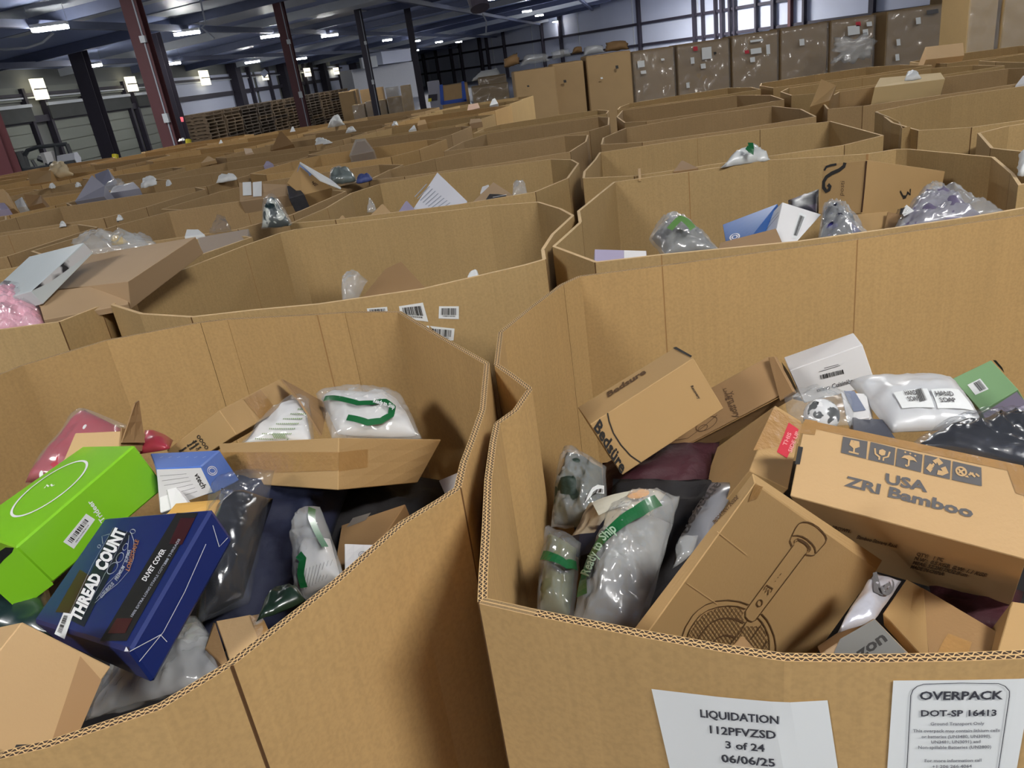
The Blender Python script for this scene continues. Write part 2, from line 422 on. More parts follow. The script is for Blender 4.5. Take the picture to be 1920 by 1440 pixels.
# ------------------------------------------------------------------ bulk bins
def make_bin(label, pts, m=None, th=0.010, zb=0.0, edge=None, group='open cardboard bulk bins', cat='cardboard bin', sag=0.0):
    """pts: (x, y, mark[, z]); mark 1 = fold between two panels, 2 = faint score, 0 = bend"""
    m = m or KB; edge = edge or EDGEF
    P = [Vector((p[0], p[1])) for p in pts]; mk_ = [p[2] for p in pts]; zz = [(p[3] if len(p) > 3 else 1.35) for p in pts]
    n = len(P)
    area = sum(P[i].x * P[(i + 1) % n].y - P[(i + 1) % n].x * P[i].y for i in range(n))
    if area < 0: P.reverse(); mk_.reverse(); zz.reverse()
    # insert points on both sides of each fold
    Q = []
    for i in range(n):
        a, b, c = P[i - 1], P[i], P[(i + 1) % n]
        if mk_[i]:
            e = 0.0020 if mk_[i] == 1 else 0.0015
            la, lc = (a - b).length, (c - b).length
            Q.append((b + (a - b) * min(.3, e / la), 0, zz[i])); Q.append((b, mk_[i], zz[i])); Q.append((b + (c - b) * min(.3, e / lc), 0, zz[i]))
        else: Q.append((b, 0, zz[i]))
    N_ = len(Q)
    def offp(i, d):
        a, b, c = Q[i - 1][0], Q[i][0], Q[(i + 1) % N_][0]
        u = (b - a).normalized(); v = (c - b).normalized()
        n1 = Vector((-u.y, u.x)); n2 = Vector((-v.y, v.x)); k = (n1 + n2)
        if k.length < 1e-4: k = n1
        k.normalize(); s = min(2.2, 1 / max(.3, k.dot(n1)))
        return b + k * d * s
    dent = lambda q: 0.0025 if q[1] == 1 else (0.001 if q[1] == 2 else 0)
    O = [offp(i, dent(Q[i])) for i in range(N_)]; I = [offp(i, th - dent(Q[i])) for i in range(N_)]
    us = [0]
    for i in range(N_): us.append(us[-1] + (Q[(i + 1) % N_][0] - Q[i][0]).length)
    cx = sum(p.x for p in P) / n; cy = sum(p.y for p in P) / n
    root = thing('bulk_bin', (cx, cy, zb), label, cat, group)
    st = [i for i in range(N_) if Q[i][1] == 1] or [0]
    parts = []
    lev = [zb, None]
    for a, k in enumerate(st):
        e = st[(a + 1) % len(st)]; run = [k]
        while True:
            run.append((run[-1] + 1) % N_)
            if run[-1] == e: break
        V, UV, Fc, MI = [], [], [], []
        for ri, i in enumerate(run):
            u = us[i] if not (i == e and ri > 0 and us[i] < us[k]) else us[-1] + us[i]
            z = Q[i][2]; jz = 0.0015 * noise.noise(Vector((O[i].x * 9, O[i].y * 9, 3)))
            for (p, zc, uv) in ((O[i], zb, (u, zb)), (O[i], z + jz, (u, z)), (I[i], z + jz, (u, z)), (I[i], zb, (u, zb))):
                V.append((p.x, p.y, zc)); UV.append(uv)
        nv = len(V)
        # rim strip with its own UVs
        RV = len(V)
        for ri, i in enumerate(run):
            u = us[i] if not (i == e and ri > 0 and us[i] < us[k]) else us[-1] + us[i]
            V.append(V[4 * ri + 1]); UV.append((u, 0)); V.append(V[4 * ri + 2]); UV.append((u, 1))
        for r in range(len(run) - 1):
            b0, b1 = 4 * r, 4 * r + 4
            s = 0
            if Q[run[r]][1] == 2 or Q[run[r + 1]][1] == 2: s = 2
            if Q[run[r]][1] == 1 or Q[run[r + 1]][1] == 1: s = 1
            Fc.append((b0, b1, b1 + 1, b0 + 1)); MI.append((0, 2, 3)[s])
            Fc.append((b0 + 2, b1 + 2, b1 + 3, b0 + 3)); MI.append((0, 2, 3)[s])
            Fc.append((RV + 2 * r, RV + 2 * r + 2, RV + 2 * r + 3, RV + 2 * r + 1)); MI.append(1)
            Fc.append((b0, b0 + 3, b1 + 3, b1)); MI.append(0)
        Fc.append((0, 1, 2, 3)); MI.append(0); l = 4 * (len(run) - 1); Fc.append((l, l + 3, l + 2, l + 1)); MI.append(0)
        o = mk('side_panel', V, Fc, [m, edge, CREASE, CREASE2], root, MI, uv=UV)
        parts.append(o)
    return root
def bpts(px, z=1.35):
    """rim outline traced in the photograph, set on the rim's level"""
    r = []
    for p in px:
        if p[0] == 'w': r.append((p[1], p[2], p[3], z)); continue
        zz = p[3] if len(p) > 3 else z
        q = PZ(p[0], p[1], zz); r.append((q.x, q.y, p[2] if len(p) > 2 else 0, zz))
    return r
def wallsurf(pts, drop=.7):
    """surface hanging below a rim polyline (world x, y, z)"""
    L = [0]
    for a, b in zip(pts, pts[1:]): L.append(L[-1] + (Vector(b[:2]) - Vector(a[:2])).length)
    T = L[-1]
    def ev(s, t):
        x = s * T; i = 0
        while i < len(pts) - 2 and x > L[i + 1]: i += 1
        k = (x - L[i]) / (L[i + 1] - L[i]); a, b = Vector(pts[i]), Vector(pts[i + 1])
        p = a + (b - a) * k; p.z -= (1 - t) * drop; return p
    return Surf(ev)
HB = {'green': [[-0.7407, 1.0084, 1.2062], [-0.616, 1.1864, 1.2514], [-0.6394, 1.1808, 1.3406], [-0.7628, 0.9978, 1.2835], [-0.8935, 1.1216, 1.1791], [-0.7666, 1.2988, 1.2223], [-0.7882, 1.2906, 1.3055], [-0.9172, 1.1143, 1.2643]],
 'navy': [[-0.7155, 0.9069, 1.2131], [-0.4669, 0.7016, 1.2994], [-0.3896, 0.8384, 1.3894], [-0.6433, 1.038, 1.2897], [-0.6992, 0.9141, 1.166], [-0.458, 0.7057, 1.245], [-0.3782, 0.8432, 1.3366], [-0.6232, 1.0484, 1.2501]],
 'vtech': [[-0.6163, 1.1501, 1.2404], [-0.525, 1.158, 1.2404], [-0.5348, 1.162, 1.2928], [-0.6062, 1.1579, 1.3017], [-0.6304, 1.2293, 1.2259], [-0.5088, 1.2342, 1.2187], [-0.5305, 1.242, 1.2803], [-0.6507, 1.2402, 1.2944]],
 'longtan': [[-0.5275, 1.3287, 1.2672], [-0.4635, 1.5437, 1.2332], [-0.4943, 1.5583, 1.2812], [-0.5517, 1.3435, 1.3157], [-0.6584, 1.3564, 1.198], [-0.5964, 1.5701, 1.1608], [-0.625, 1.5829, 1.2047], [-0.6848, 1.3676, 1.2379]],
 'flattan': [[-0.5366, 1.2575, 1.2052], [-0.3035, 1.0975, 1.2458], [-0.2921, 1.1364, 1.3199], [-0.5513, 1.2926, 1.2704], [-0.4341, 1.4247, 1.0989], [-0.2016, 1.2666, 1.1441], [-0.1462, 1.3015, 1.2089], [-0.4137, 1.4597, 1.1639]],
 'neartan': [[-0.6224, 0.619, 1.308], [-0.5626, 0.6324, 1.2178], [-0.509, 0.7238, 1.2637], [-0.5721, 0.7099, 1.3528], [-0.7213, 0.6919, 1.2526], [-0.6546, 0.7056, 1.1631], [-0.6061, 0.7967, 1.2081], [-0.6757, 0.7832, 1.2981]],
 'bedsure': [[0.1678, 1.1643, 1.1575], [0.3574, 1.192, 1.2438], [0.3118, 1.2058, 1.3406], [0.122, 1.1791, 1.2568], [0.1601, 1.2752, 1.1397], [0.351, 1.3017, 1.223], [0.3064, 1.3154, 1.3198], [0.1141, 1.2902, 1.2396]],
 'yarn': [[0.2021, 1.2862, 1.0858], [0.5148, 1.2996, 1.2071], [0.5015, 1.3708, 1.2515], [0.1824, 1.3549, 1.1241], [0.213, 1.3108, 1.0358], [0.5346, 1.3307, 1.1723], [0.5159, 1.3995, 1.211], [0.1933, 1.3801, 1.0756]],
 'whitebox': [[0.5842, 1.3965, 1.1255], [0.7137, 1.3623, 1.1602], [0.6901, 1.3788, 1.244], [0.5574, 1.408, 1.1973], [0.6058, 1.4843, 1.1131], [0.7372, 1.4524, 1.1532], [0.7143, 1.4677, 1.2341], [0.581, 1.4974, 1.1886]],
 'greensmall': [[0.8893, 1.2987, 1.1041], [0.9506, 1.2891, 1.145], [0.9508, 1.3762, 1.1718], [0.8828, 1.3883, 1.1368], [0.9199, 1.3187, 1.0438], [0.9943, 1.3107, 1.0887], [0.9896, 1.398, 1.1159], [0.9184, 1.408, 1.076]],
 'zri': [[0.3564, 0.8946, 1.2471], [0.5702, 0.721, 1.2285], [0.6012, 0.7894, 1.3131], [0.4029, 0.9602, 1.3249], [0.493, 1.0748, 0.9907], [0.7009, 0.9048, 0.9807], [0.7476, 0.9705, 1.0589], [0.5411, 1.1419, 1.072]],
 'redlabel': [[0.3317, 0.9871, 1.2397], [0.3835, 0.9687, 1.2096], [0.4648, 1.1205, 1.2361], [0.4276, 1.1377, 1.2636], [0.2317, 1.0573, 1.0439], [0.2875, 1.0451, 1.0281], [0.3912, 1.2121, 1.0909], [0.3578, 1.2397, 1.1431]],
 'fan': [[0.1022, 0.6653, 1.2431], [0.3631, 0.8443, 0.9856], [0.4746, 0.8753, 1.1168], [0.2434, 0.7058, 1.3968], [0.0944, 0.6828, 1.2429], [0.3468, 0.8576, 0.9756], [0.492, 0.8931, 1.1175], [0.2469, 0.7243, 1.3989]],
 'zon': [[0.3471, 0.669, 1.1088], [0.4172, 0.6751, 1.1481], [0.3882, 0.7137, 1.1804], [0.3213, 0.7085, 1.1433], [0.3895, 0.7781, 1.0138], [0.4598, 0.7842, 1.053], [0.4341, 0.8235, 1.0872], [0.366, 0.8177, 1.0486]],
 'r2big': [[1.0471, 2.4211, 1.2616], [1.1274, 2.2947, 1.2713], [1.152, 2.3268, 1.424], [1.0731, 2.4497, 1.4063], [1.4182, 2.6489, 1.1548], [1.4947, 2.5247, 1.1695], [1.5287, 2.5513, 1.3094], [1.4482, 2.6766, 1.2971]],
 'r2white': [[0.7437, 2.1394, 1.2954], [0.9641, 2.4187, 1.1928], [1.0423, 2.3862, 1.2652], [0.8129, 2.1129, 1.3821], [0.6796, 2.2331, 1.3949], [0.9, 2.5124, 1.2923], [0.9782, 2.4799, 1.3647], [0.7487, 2.2066, 1.4816]],
 'n1tan': [[-1.4515, 2.4417, 1.3682], [-1.0414, 2.1931, 1.4081], [-0.9028, 2.4214, 1.4691], [-1.3592, 2.6665, 1.421], [-1.4619, 2.4552, 1.2776], [-1.068, 2.2093, 1.3238], [-0.9034, 2.4485, 1.4106], [-1.3335, 2.6872, 1.3474]],
 'n1white': [[-1.5377, 2.2711, 1.3836], [-1.3114, 2.1851, 1.4222], [-1.2372, 2.4121, 1.5015], [-1.4646, 2.5012, 1.4702], [-1.5251, 2.2823, 1.337], [-1.2994, 2.1975, 1.3785], [-1.2271, 2.4274, 1.4647], [-1.4532, 2.5136, 1.4263]]}
# ================================================================== the building
def hz(x): return 117 - (x - 873) * .145
# left wall (loading docks): runs away from the camera, forward distance grows towards the vanishing point at x=1050
def wpt(px, d): # point at horizon level on pixel column px (measured along the horizon) at forward distance d
    r = ray(px, hz(px)); return Vector((r.x / r.y * d, d))
LA = wpt(-500, 27 * 1050 / 1550); LB = wpt(700, 27 * 1050 / 350)
ldir = (LB - LA).normalized(); ln = Vector((-ldir.y, ldir.x, 0)) * -1   # towards the hall
if ln.x < 0: ln = -ln
LP0 = Vector((LA.x, LA.y, 0)); LD = Vector((ldir.x, ldir.y, 0))
EA = wpt(778, 96); EB = wpt(2350, 34)
ED = Vector((EB.x - EA.x, EB.y - EA.y, 0)).normalized(); EN = Vector((ED.y, -ED.x, 0)); EP0 = Vector((EA.x, EA.y, 0))
def ceil_z(x, y): return 1.85 + 3.17 + .065 * x - .0145 * y
WALLM = mat('painted_block_wall', (128, 130, 126), .8, var=.06, scale=.6)
PANELW = mat('white_metal_cladding', (206, 212, 230), .5, var=.05, scale=.8)
DOORM = mat('dock_door_grey', (138, 142, 132), .6, var=.06, scale=1.2)
SEAL = mat('dock_seal_black', (70, 72, 70), .7, var=.25, scale=2)
STEELD = mat('dark_steel', (52, 48, 60), .6, var=.1)
STEELR = mat('oxide_red_steel', (92, 52, 56), .6, var=.15, scale=3)
CEILM = mat('insulated_roof_lining', (164, 178, 216), .45, var=.2, scale=.35, stretch=(1, .12, 1))
BEAMM = mat('beam_grey_blue', (96, 104, 130), .6, var=.1)
CEILP = mat('pale_roof_panel', (205, 210, 214), .5, var=.05)
FLOORM = mat('concrete_floor', (92, 96, 108), .35, var=.15, scale=.8)
LENS = mat('lamp_lens', (255, 255, 255), .5, var=0, emit=LAMP, ecol=(1.0, .985, .955, 1))
HOUSE = mat('lamp_housing', (210, 212, 215), .5, var=0)
GLOW = mat('daylight_panel', (255, 244, 214), .5, var=0, emit=1.6, ecol=(1, .93, .70, 1))
CABLE = mat('grey_cable', (160, 165, 175), .5, var=0)
YEL = mat('safety_yellow', (214, 200, 40), .5, var=.05)

fx = [(-60, -9), (60, -9), (60, 120), (-60, 120)]
o = mk('floor', [(x, y, 0) for x, y in fx], [(0, 1, 2, 3)], FLOORM); tag(o, kind='structure')
cx_ = [(-55, -9), (45, -9), (45, 112), (-55, 112)]
V = [(x, y, ceil_z(x, y)) for x, y in cx_]; V += [(x, y, z + .15) for x, y, z in V]
o = mk('ceiling', V, [(3, 2, 1, 0), (4, 5, 6, 7), (0, 1, 5, 4), (1, 2, 6, 5), (2, 3, 7, 6), (3, 0, 4, 7)], CEILM); tag(o, kind='structure')
def beam(a, b, w, h, m, parent=None, name='beam', loc=None):
    """square bar between two points, w wide and h tall"""
    a, b = Vector(a), Vector(b); d = (b - a).normalized()
    up = Vector((0, 0, 1)) if abs(d.z) < .9 else Vector((0, 1, 0))
    s = d.cross(up).normalized() * w / 2; u = s.cross(d).normalized() * h / 2
    vs = [a - s - u, a + s - u, a + s + u, a - s + u, b - s - u, b + s - u, b + s + u, b - s + u]
    return mk(name, vs, [(0, 3, 2, 1), (4, 5, 6, 7), (0, 1, 5, 4), (1, 2, 6, 5), (2, 3, 7, 6), (3, 0, 4, 7)], m, parent, loc=loc)
def tube(name, pts, r, m, parent=None, n=8, loc=None, r2=None):
    vs, fs = [], []; k = len(pts); pts = [Vector(p) for p in pts]
    for i, p in enumerate(pts):
        d = (pts[min(k - 1, i + 1)] - pts[max(0, i - 1)]).normalized()
        up = Vector((0, 0, 1)) if abs(d.z) < .9 else Vector((1, 0, 0))
        s = d.cross(up).normalized(); u = s.cross(d); rr = r if r2 is None else r + (r2 - r) * i / (k - 1)
        for j in range(n):
            a = 2 * math.pi * j / n; vs.append(p + s * math.cos(a) * rr + u * math.sin(a) * rr)
    for i in range(k - 1):
        for j in range(n):
            l = (j + 1) % n; fs.append((i * n + j, i * n + l, (i + 1) * n + l, (i + 1) * n + j))
    fs.append(tuple(range(n - 1, -1, -1))); fs.append(tuple((k - 1) * n + j for j in range(n)))
    return mk(name, vs, fs, m, parent, smooth=False, loc=loc)
# roof purlins across, parts of the ceiling
ceil_o = bpy.data.objects['ceiling']
pr = Vector((.98, -.17, 0))
for k in range(13):
    y0 = 13 + k * 5.2
    a = Vector((-34, y0 + 6, 0)); b = Vector((34, y0 - 6, 0))
    a.z = ceil_z(a.x, a.y) - .14; b.z = ceil_z(b.x, b.y) - .14
    beam(a, b, .12, .26, BEAMM if k % 3 else CEILP, ceil_o, 'roof_beam')
for k in range(7):
    x0 = -15 + 5 * k; a = Vector((x0 - 1, 9, 0)); b = Vector((x0 + 15, 90, 0))
    a.z = ceil_z(a.x, a.y) - .33; b.z = ceil_z(b.x, b.y) - .33
    beam(a, b, .16, .16, BEAMM, ceil_o, 'roof_beam')
for (px, py, w_, l_) in [(470, 22, 1.2, 3), (660, 12, 1.2, 3), (600, 38, .9, 3), (150, 15, 1.6, 5), (455, 128, .8, 2.5), (420, 5, 1, 3), (840, 40, .8, 3), (720, 60, .8, 3)]:
    r = ray(px, py); t = (ceil_z(0, 0) - CAM.z - .03) / (r.z - .065 * r.x + .0145 * r.y); p = CAM + r * t
    u = Vector((.98, -.17, .065)).normalized() * l_ * .6; v = Vector((.17, .98, -.0145)) * w_
    mk('roof_panel', [p - u - v, p + u - v, p + u + v, p - u + v], [(0, 1, 2, 3)], CEILP, ceil_o)
# left wall
def lw(px, z):   # point on the left wall on the vertical through pixel column px of the horizon
    r = ray(px, hz(px)); n = ln; t = (LP0 - Vector((0, 0, 0))).dot(n) / Vector((r.x, r.y, 0)).dot(n)
    return Vector((r.x * t, r.y * t, z))
def lwp(px, py):  # pixel -> left wall
    return PPL(px, py, LP0, ln)
def wall(name, a, b, th, zt0, zt1, m, nrm):
    a, b = Vector(a), Vector(b); k = nrm.normalized() * -th
    vs = []
    for p, zt in ((a, zt0), (b, zt1)):
        for q in (p, p + k): vs += [(q.x, q.y, 0), (q.x, q.y, zt)]
    o = mk(name, vs, [(0, 4, 5, 1), (2, 3, 7, 6), (0, 1, 3, 2), (4, 6, 7, 5), (1, 5, 7, 3), (0, 2, 6, 4)], m)
    fixn(o); tag(o, kind='structure'); return o
a, b = lw(-420, 0), lw(672, 0)
wall_left = wall('wall_left', a, b, .25, ceil_z(a.x, a.y) + .1, ceil_z(b.x, b.y) + .1, WALLM, ln)
a, b = EP0 + ED * -1, Vector((EB.x, EB.y, 0))
wall_back = wall('wall_back', a, b, .25, ceil_z(a.x, a.y) + .1, ceil_z(b.x, b.y) + .1, PANELW, EN)
def lbox(name, px0, py0, px1, py1, th, m, parent, out=0.02):
    """flat box on the left wall between two pixel corners (upper left, lower right)"""
    p = lwp(px0, py0); q = lwp(px1, py1); zt, zb_ = p.z, q.z
    # keep the box upright: horizontal extent from the mid-height columns
    s0 = (p - LP0).dot(LD); s1 = (q - LP0).dot(LD); vs = []
    for o_ in (out, out + th):
        for s_, z in ((s0, zb_), (s1, zb_), (s1, zt), (s0, zt)):
            v = LP0 + LD * s_ + ln * o_; vs.append((v.x, v.y, max(0, z)))
    return mk(name, vs, [(0, 1, 2, 3), (4, 7, 6, 5), (0, 4, 5, 1), (1, 5, 6, 2), (2, 6, 7, 3), (3, 7, 4, 0)], m, parent)
def sbox(name, s0, s1, z0, z1, th, m, parent=None, out=0.02, kind=None):
    vs = []
    for o_ in (out, out + th):
        for s_, z in ((s0, z0), (s1, z0), (s1, z1), (s0, z1)):
            v = LP0 + LD * s_ + ln * o_; vs.append((v.x, v.y, z))
    o = mk(name, vs, [(0, 1, 2, 3), (4, 7, 6, 5), (0, 4, 5, 1), (1, 5, 6, 2), (2, 6, 7, 3), (3, 7, 4, 0)], m, parent)
    if kind: tag(o, kind=kind)
    return o
def sof(px, py): return (lwp(px, py) - LP0).dot(LD)
# header beam and rail along the dock wall
s0, s1 = sof(-200, 250), sof(640, 140)
for zz, hh, m in ((lwp(205, 205).z, .22, STEELD), (lwp(205, 165).z, .10, STEELD), (lwp(205, 170).z, .05, CEILP)):
    sbox('trim', s0, s1, zz - hh / 2, zz + hh / 2, .14, m, wall_left, out=.05)
# dock doors: wide grey roll doors with black header curtains
DZ = 2.12
for k, (xa, xb) in enumerate([(2, 62), (104, 176), (196, 254), (272, 312)]):
    sa, sb_ = sof(xa, 265), sof(xb, 265)
    d = sbox('door_%d' % (k + 1), sa, sb_, 0, DZ - .1, .05, DOORM, None, .03, 'structure')
    for j in range(5):
        z = .15 + j * .4
        sbox('door_panel', sa + .04, sb_ - .04, z - .13, z + .24, .03, DOORM, d, .085)
    sbox('header_curtain', sa - .12, sb_ + .12, DZ - .15, DZ + .32, .24, SEAL, d, .04)
    sbox('header_rail', sa - .15, sb_ + .15, DZ + .3, DZ + .40, .28, CEILP, d, .04)
    sbox('door_jamb', sa - .16, sa - .02, 0, DZ + .9, .2, STEELD, d, .04)
    sbox('door_jamb', sb_ + .02, sb_ + .16, 0, DZ + .9, .2, STEELD, d, .04)
    sbox('upper_panel', sa - .1, sb_ + .1, DZ + .5, DZ + .95, .06, DOORM, d, .04)
# light panels in the upper wall
for k, (x0, y0, x1, y1) in enumerate([(42, 150, 66, 190), (221, 146, 239, 174), (362, 134, 378, 162), (481, 142, 491, 152), (561, 129, 572, 145), (617, 128, 626, 141)]):
    xm, ym = (x0 + x1) / 2, (y0 + y1) / 2
    c_ = lwp(xm, ym); hw = (lwp(x1, ym) - lwp(x0, ym)).length / 2; z0, z1 = lwp(xm, y1).z, lwp(xm, y0).z; sc = (c_ - LP0).dot(LD)
    wd = sbox('window_%d' % (k + 1), sc - hw, sc + hw, z0, z1, .08, GLOW, None, .35, 'structure')
    sbox('glazing_bar', sc - hw - .03, sc + hw + .03, (z0 + z1) / 2 - .02, (z0 + z1) / 2 + .02, .03, STEELD, wd, .44)
# white cladding between dark posts past the docks
for k, (x0, x1) in enumerate([(326, 436), (448, 476), (484, 520), (545, 566), (574, 606), (622, 660)]):
    s_a, s_b = sof(x0, 175), sof(x1, 165)
    sbox('cladding_panel', s_a, s_b, .3, 3.0, .05, PANELW, wall_left, .05)
for x in (443, 535, 610, 668):
    sa = sof(x, 190); w_ = .35
    o = sbox('wall_post', sa - w_, sa + w_, 0, 3.5, .5, STEELD, wall_left, .05)
for x in (470, 506, 575, 590, 640):
    sa = sof(x, 180); sbox('wall_stud', sa - .1, sa + .1, 0, 3.3, .2, STEELD, wall_left, .1)
# back wall: dark girts and posts over pale panels
EL = (Vector((EB.x, EB.y, 0)) - EP0).length
def ebar(s_a, s_b, z0, z1, th, m, name, out=.05):
    vs = []
    for o_ in (out, out + th):
        for s_, z in ((s_a, z0), (s_b, z0), (s_b, z1), (s_a, z1)):
            v = EP0 + ED * s_ + EN * o_; vs.append((v.x, v.y, z))
    return mk(name, vs, [(0, 1, 2, 3), (4, 7, 6, 5), (0, 4, 5, 1), (1, 5, 6, 2), (2, 6, 7, 3), (3, 7, 4, 0)], m, wall_back)
if EN.dot(Vector((0, -1, 0))) < 0: EN = -EN
def eof(px, py): return (PPL(px, py, EP0, EN) - EP0).dot(ED)
for z in (1.85 - .55, PPL(1150, 53, EP0, EN).z, PPL(1150, 53, EP0, EN).z + 2.1): ebar(0, EL, z - .09, z + .09, .15, STEELD, 'wall_girt')
for x, wd in ((798, .3), (822, .15), (850, .2), (868, .2), (905, .25), (918, .15), (950, .12), (1022, .1), (1056, .18), (1203, .2), (1306, .18), (1322, .1), (1346, .12), (1358, .22), (1373, .16), (1382, .12), (1422, .14), (1454, .22), (1486, .2), (1512, .15), (1640, .3), (1760, .2), (1850, .25)):
    s_ = eof(x, hz(x) - 10); ebar(s_ - wd / 2, s_ + wd / 2, 0, 5.6 + s_ * .03, .3, STEELR if x in (1486, 1567) else STEELD, 'wall_post', .06)
for k in range(11):
    s_ = EL * (k + .5) / 11; ebar(s_ - .04, s_ + .04, .3, 5.0, .03, CEILP, 'panel_joint', .01)
# office block in the far corner
def blockbox(name, x0, x1, d0, d1, z0, z1, m, parent=None, deep=4.0, loc=None):
    a, b = wpt(x0, d0), wpt(x1, d1); dr = (b - a).normalized(); n = Vector((-dr.y, dr.x)); n = n if n.y > 0 else -n
    q = [a, b, b + n * deep, a + n * deep]
    vs = [(p.x, p.y, z0) for p in q] + [(p.x, p.y, z1) for p in q]
    return mk(name, vs, [(0, 1, 2, 3), (4, 7, 6, 5), (0, 4, 5, 1), (1, 5, 6, 2), (2, 6, 7, 3), (3, 7, 4, 0)], m, parent, loc=loc)
pt = wpt(720, 60)
off_t = thing('office_block', (pt.x, pt.y, 0), 'low white office room with a flat roof in the far corner of the hall', 'office')
blockbox('wall_block', 662, 786, 58, 62, 0, 2.45, mat('office_white', (198, 200, 206), .6), off_t, 1.5)
blockbox('roof_edge', 722, 775, 57.8, 61, 2.5, 3.3, PANELW, off_t, 1.4)
blockbox('duct', 684, 712, 57.5, 57.9, 2.4, 3.1, CEILP, off_t, .6)
# structural columns
def column(name, label, px, d, wd, m, group=None, conduit=True):
    p = wpt(px, d); t = thing(name, (p.x, p.y, 0), label, 'column', group); H = ceil_z(p.x, p.y); h = wd / 2; f = .02
    z = Vector((0, 0, 1))
    def bx(n, x0, x1, y0, y1, z0, z1, mm):
        vs = [(p.x + x, p.y + y, zz) for zz in (z0, z1) for x, y in ((x0, y0), (x1, y0), (x1, y1), (x0, y1))]
        return mk(n, vs, [(0, 3, 2, 1), (4, 5, 6, 7), (0, 1, 5, 4), (1, 2, 6, 5), (2, 3, 7, 6), (3, 0, 4, 7)], mm, t)
    bx('flange', -h, h, -h, -h + f, 0, H, m); bx('flange', -h, h, h - f, h, 0, H, m); bx('web', -f, f, -h + f, h - f, 0, H, m)
    bx('base_plate', -h * 1.4, h * 1.4, -h * 1.4, h * 1.4, 0, .03, m)
    if conduit:
        c = bx('conduit', h * .55, h * .55 + .025, -h - .03, -h, .3, H - .1, CABLE)
        bx('junction_box', h * .3, h * .95, -h - .09, -h, 1.55, 1.72, CEILP)
        bx('junction_box', h * .3, h * .95, -h - .09, -h, 3.0, 3.12, CEILP)
    return t
column('steel_column', 'big oxide red steel column with grey conduit, leftmost of the free-standing columns', 303, 16.5, .30, STEELR)
column('steel_column', 'red steel column with white conduit standing before the wooden pallet stacks', 557, 24.5, .28, STEELR)
column('steel_column', 'dark slim steel column before the wrapped cartons at the far left', 694, 33, .26, STEELD)
column('steel_column', 'thin dark steel column beside the blue-taped carton', 782, 36, .26, STEELD, conduit=False)
column('steel_column', 'dark red steel column cut by the left picture edge beside the forklift', -12, 15, .30, STEELR, conduit=False)
column('steel_column', 'broad dark steel column between the dock doors', 184, 26, .42, STEELD, conduit=False)
column('steel_column', 'broad dark steel column left of the pallet stacks with a red exit sign beside it', 322, 26, .42, STEELD, conduit=False)
# ceiling lights
lt0 = None
def fixture(x, y, rot, label, group, size=(1.7, .55), dz=.42):
    z = ceil_z(x, y) - dz
    global lt0
    if lt0 is None:
        t = thing('ceiling_light', (0, 0, 0), label, 'ceiling light', group)
        def bx(n, sx, sy, z0, z1, mm):
            vs = [(x_, y_, zz) for zz in (z0, z1) for x_, y_ in ((-sx, -sy), (sx, -sy), (sx, sy), (-sx, sy))]
            return mk(n, vs, [(0, 3, 2, 1), (4, 5, 6, 7), (0, 1, 5, 4), (1, 2, 6, 5), (2, 3, 7, 6), (3, 0, 4, 7)], mm, t)
        bx('housing', size[0] / 2, size[1] / 2, 0, .07, HOUSE); bx('lens', size[0] / 2 - .03, size[1] / 2 - .03, -.07, -.003, LENS)
        for s_ in (-1, 1): beam((s_ * .9, 0, .07), (s_ * .9, 0, dz), .015, .015, CABLE, t, 'hanger')
        lt0 = t
    else:
        t = lt0.copy(); COL.objects.link(t)
        for ch in lt0.children:
            c = ch.copy(); COL.objects.link(c); c.parent = t
        tag(t, label, 'ceiling light', group)
    t.location = (x, y, z); t.rotation_euler = (0, 0, rot); return t
LG = 'LED panel lights under the roof'
for (px, py, lab) in [(93, 50, 'brightest long LED ceiling light at the upper left'), (350, 60, 'LED ceiling light right of the big red column'),
        (507, 66, 'LED ceiling light beside the top of the second red column'), (618, 65, 'LED ceiling light between the second and third columns, in the near row'),
        (168, 122, 'LED ceiling light hanging low above the dock doors, left of the big red column'), (320, 118, 'LED ceiling light low above the dock wall, right of the big red column'),
        (473, 115, 'small LED ceiling light above the yellow sign'), (563, 109, 'small LED ceiling light above the pallet stacks'),
        (726, 74, 'small round-looking ceiling light left of the fourth column'), (780, 76, 'small ceiling light beside the fourth column'),
        (823, 78, 'left one of a pair of tiny ceiling lights over the far wall'), (860, 78, 'right one of a pair of tiny ceiling lights over the far wall'),
        (779, 94, 'tiny ceiling light just above the fourth column'), (988, 20, 'ceiling light at the upper centre over the tall bins'),
        (1011, 28, 'small ceiling light right below the upper centre one'), (1042, 40, 'tiny double ceiling light near the far roof edge'), (1229, 2, 'ceiling light cut by the top picture edge over the far wall'),
        (918, -3, 'ceiling light cut by the top picture edge beside the hanging fan')]:
    r = ray(px, py); k = (3.17 - .45) / (r.z - .065 * r.x + .0145 * r.y)
    if k < 0 or r.y * k > 85: k = 70 / r.y
    p = CAM + r * k; z0 = p.z
    t = fixture(p.x, p.y, .17 if px < 900 else .4, lab, LG)
    t.location.z = min(z0, ceil_z(p.x, p.y) - .3)
    sc = 1.0 if px < 640 else .75
    t.scale = (sc * .42, sc * .5, 1)
WALL_FILL = [(*wpt(1250, 53), .4), (*wpt(1800, 33), .4), (*wpt(1520, 41), .4)]  # unseen oversized and small lamps added above the frame to brighten the back wall
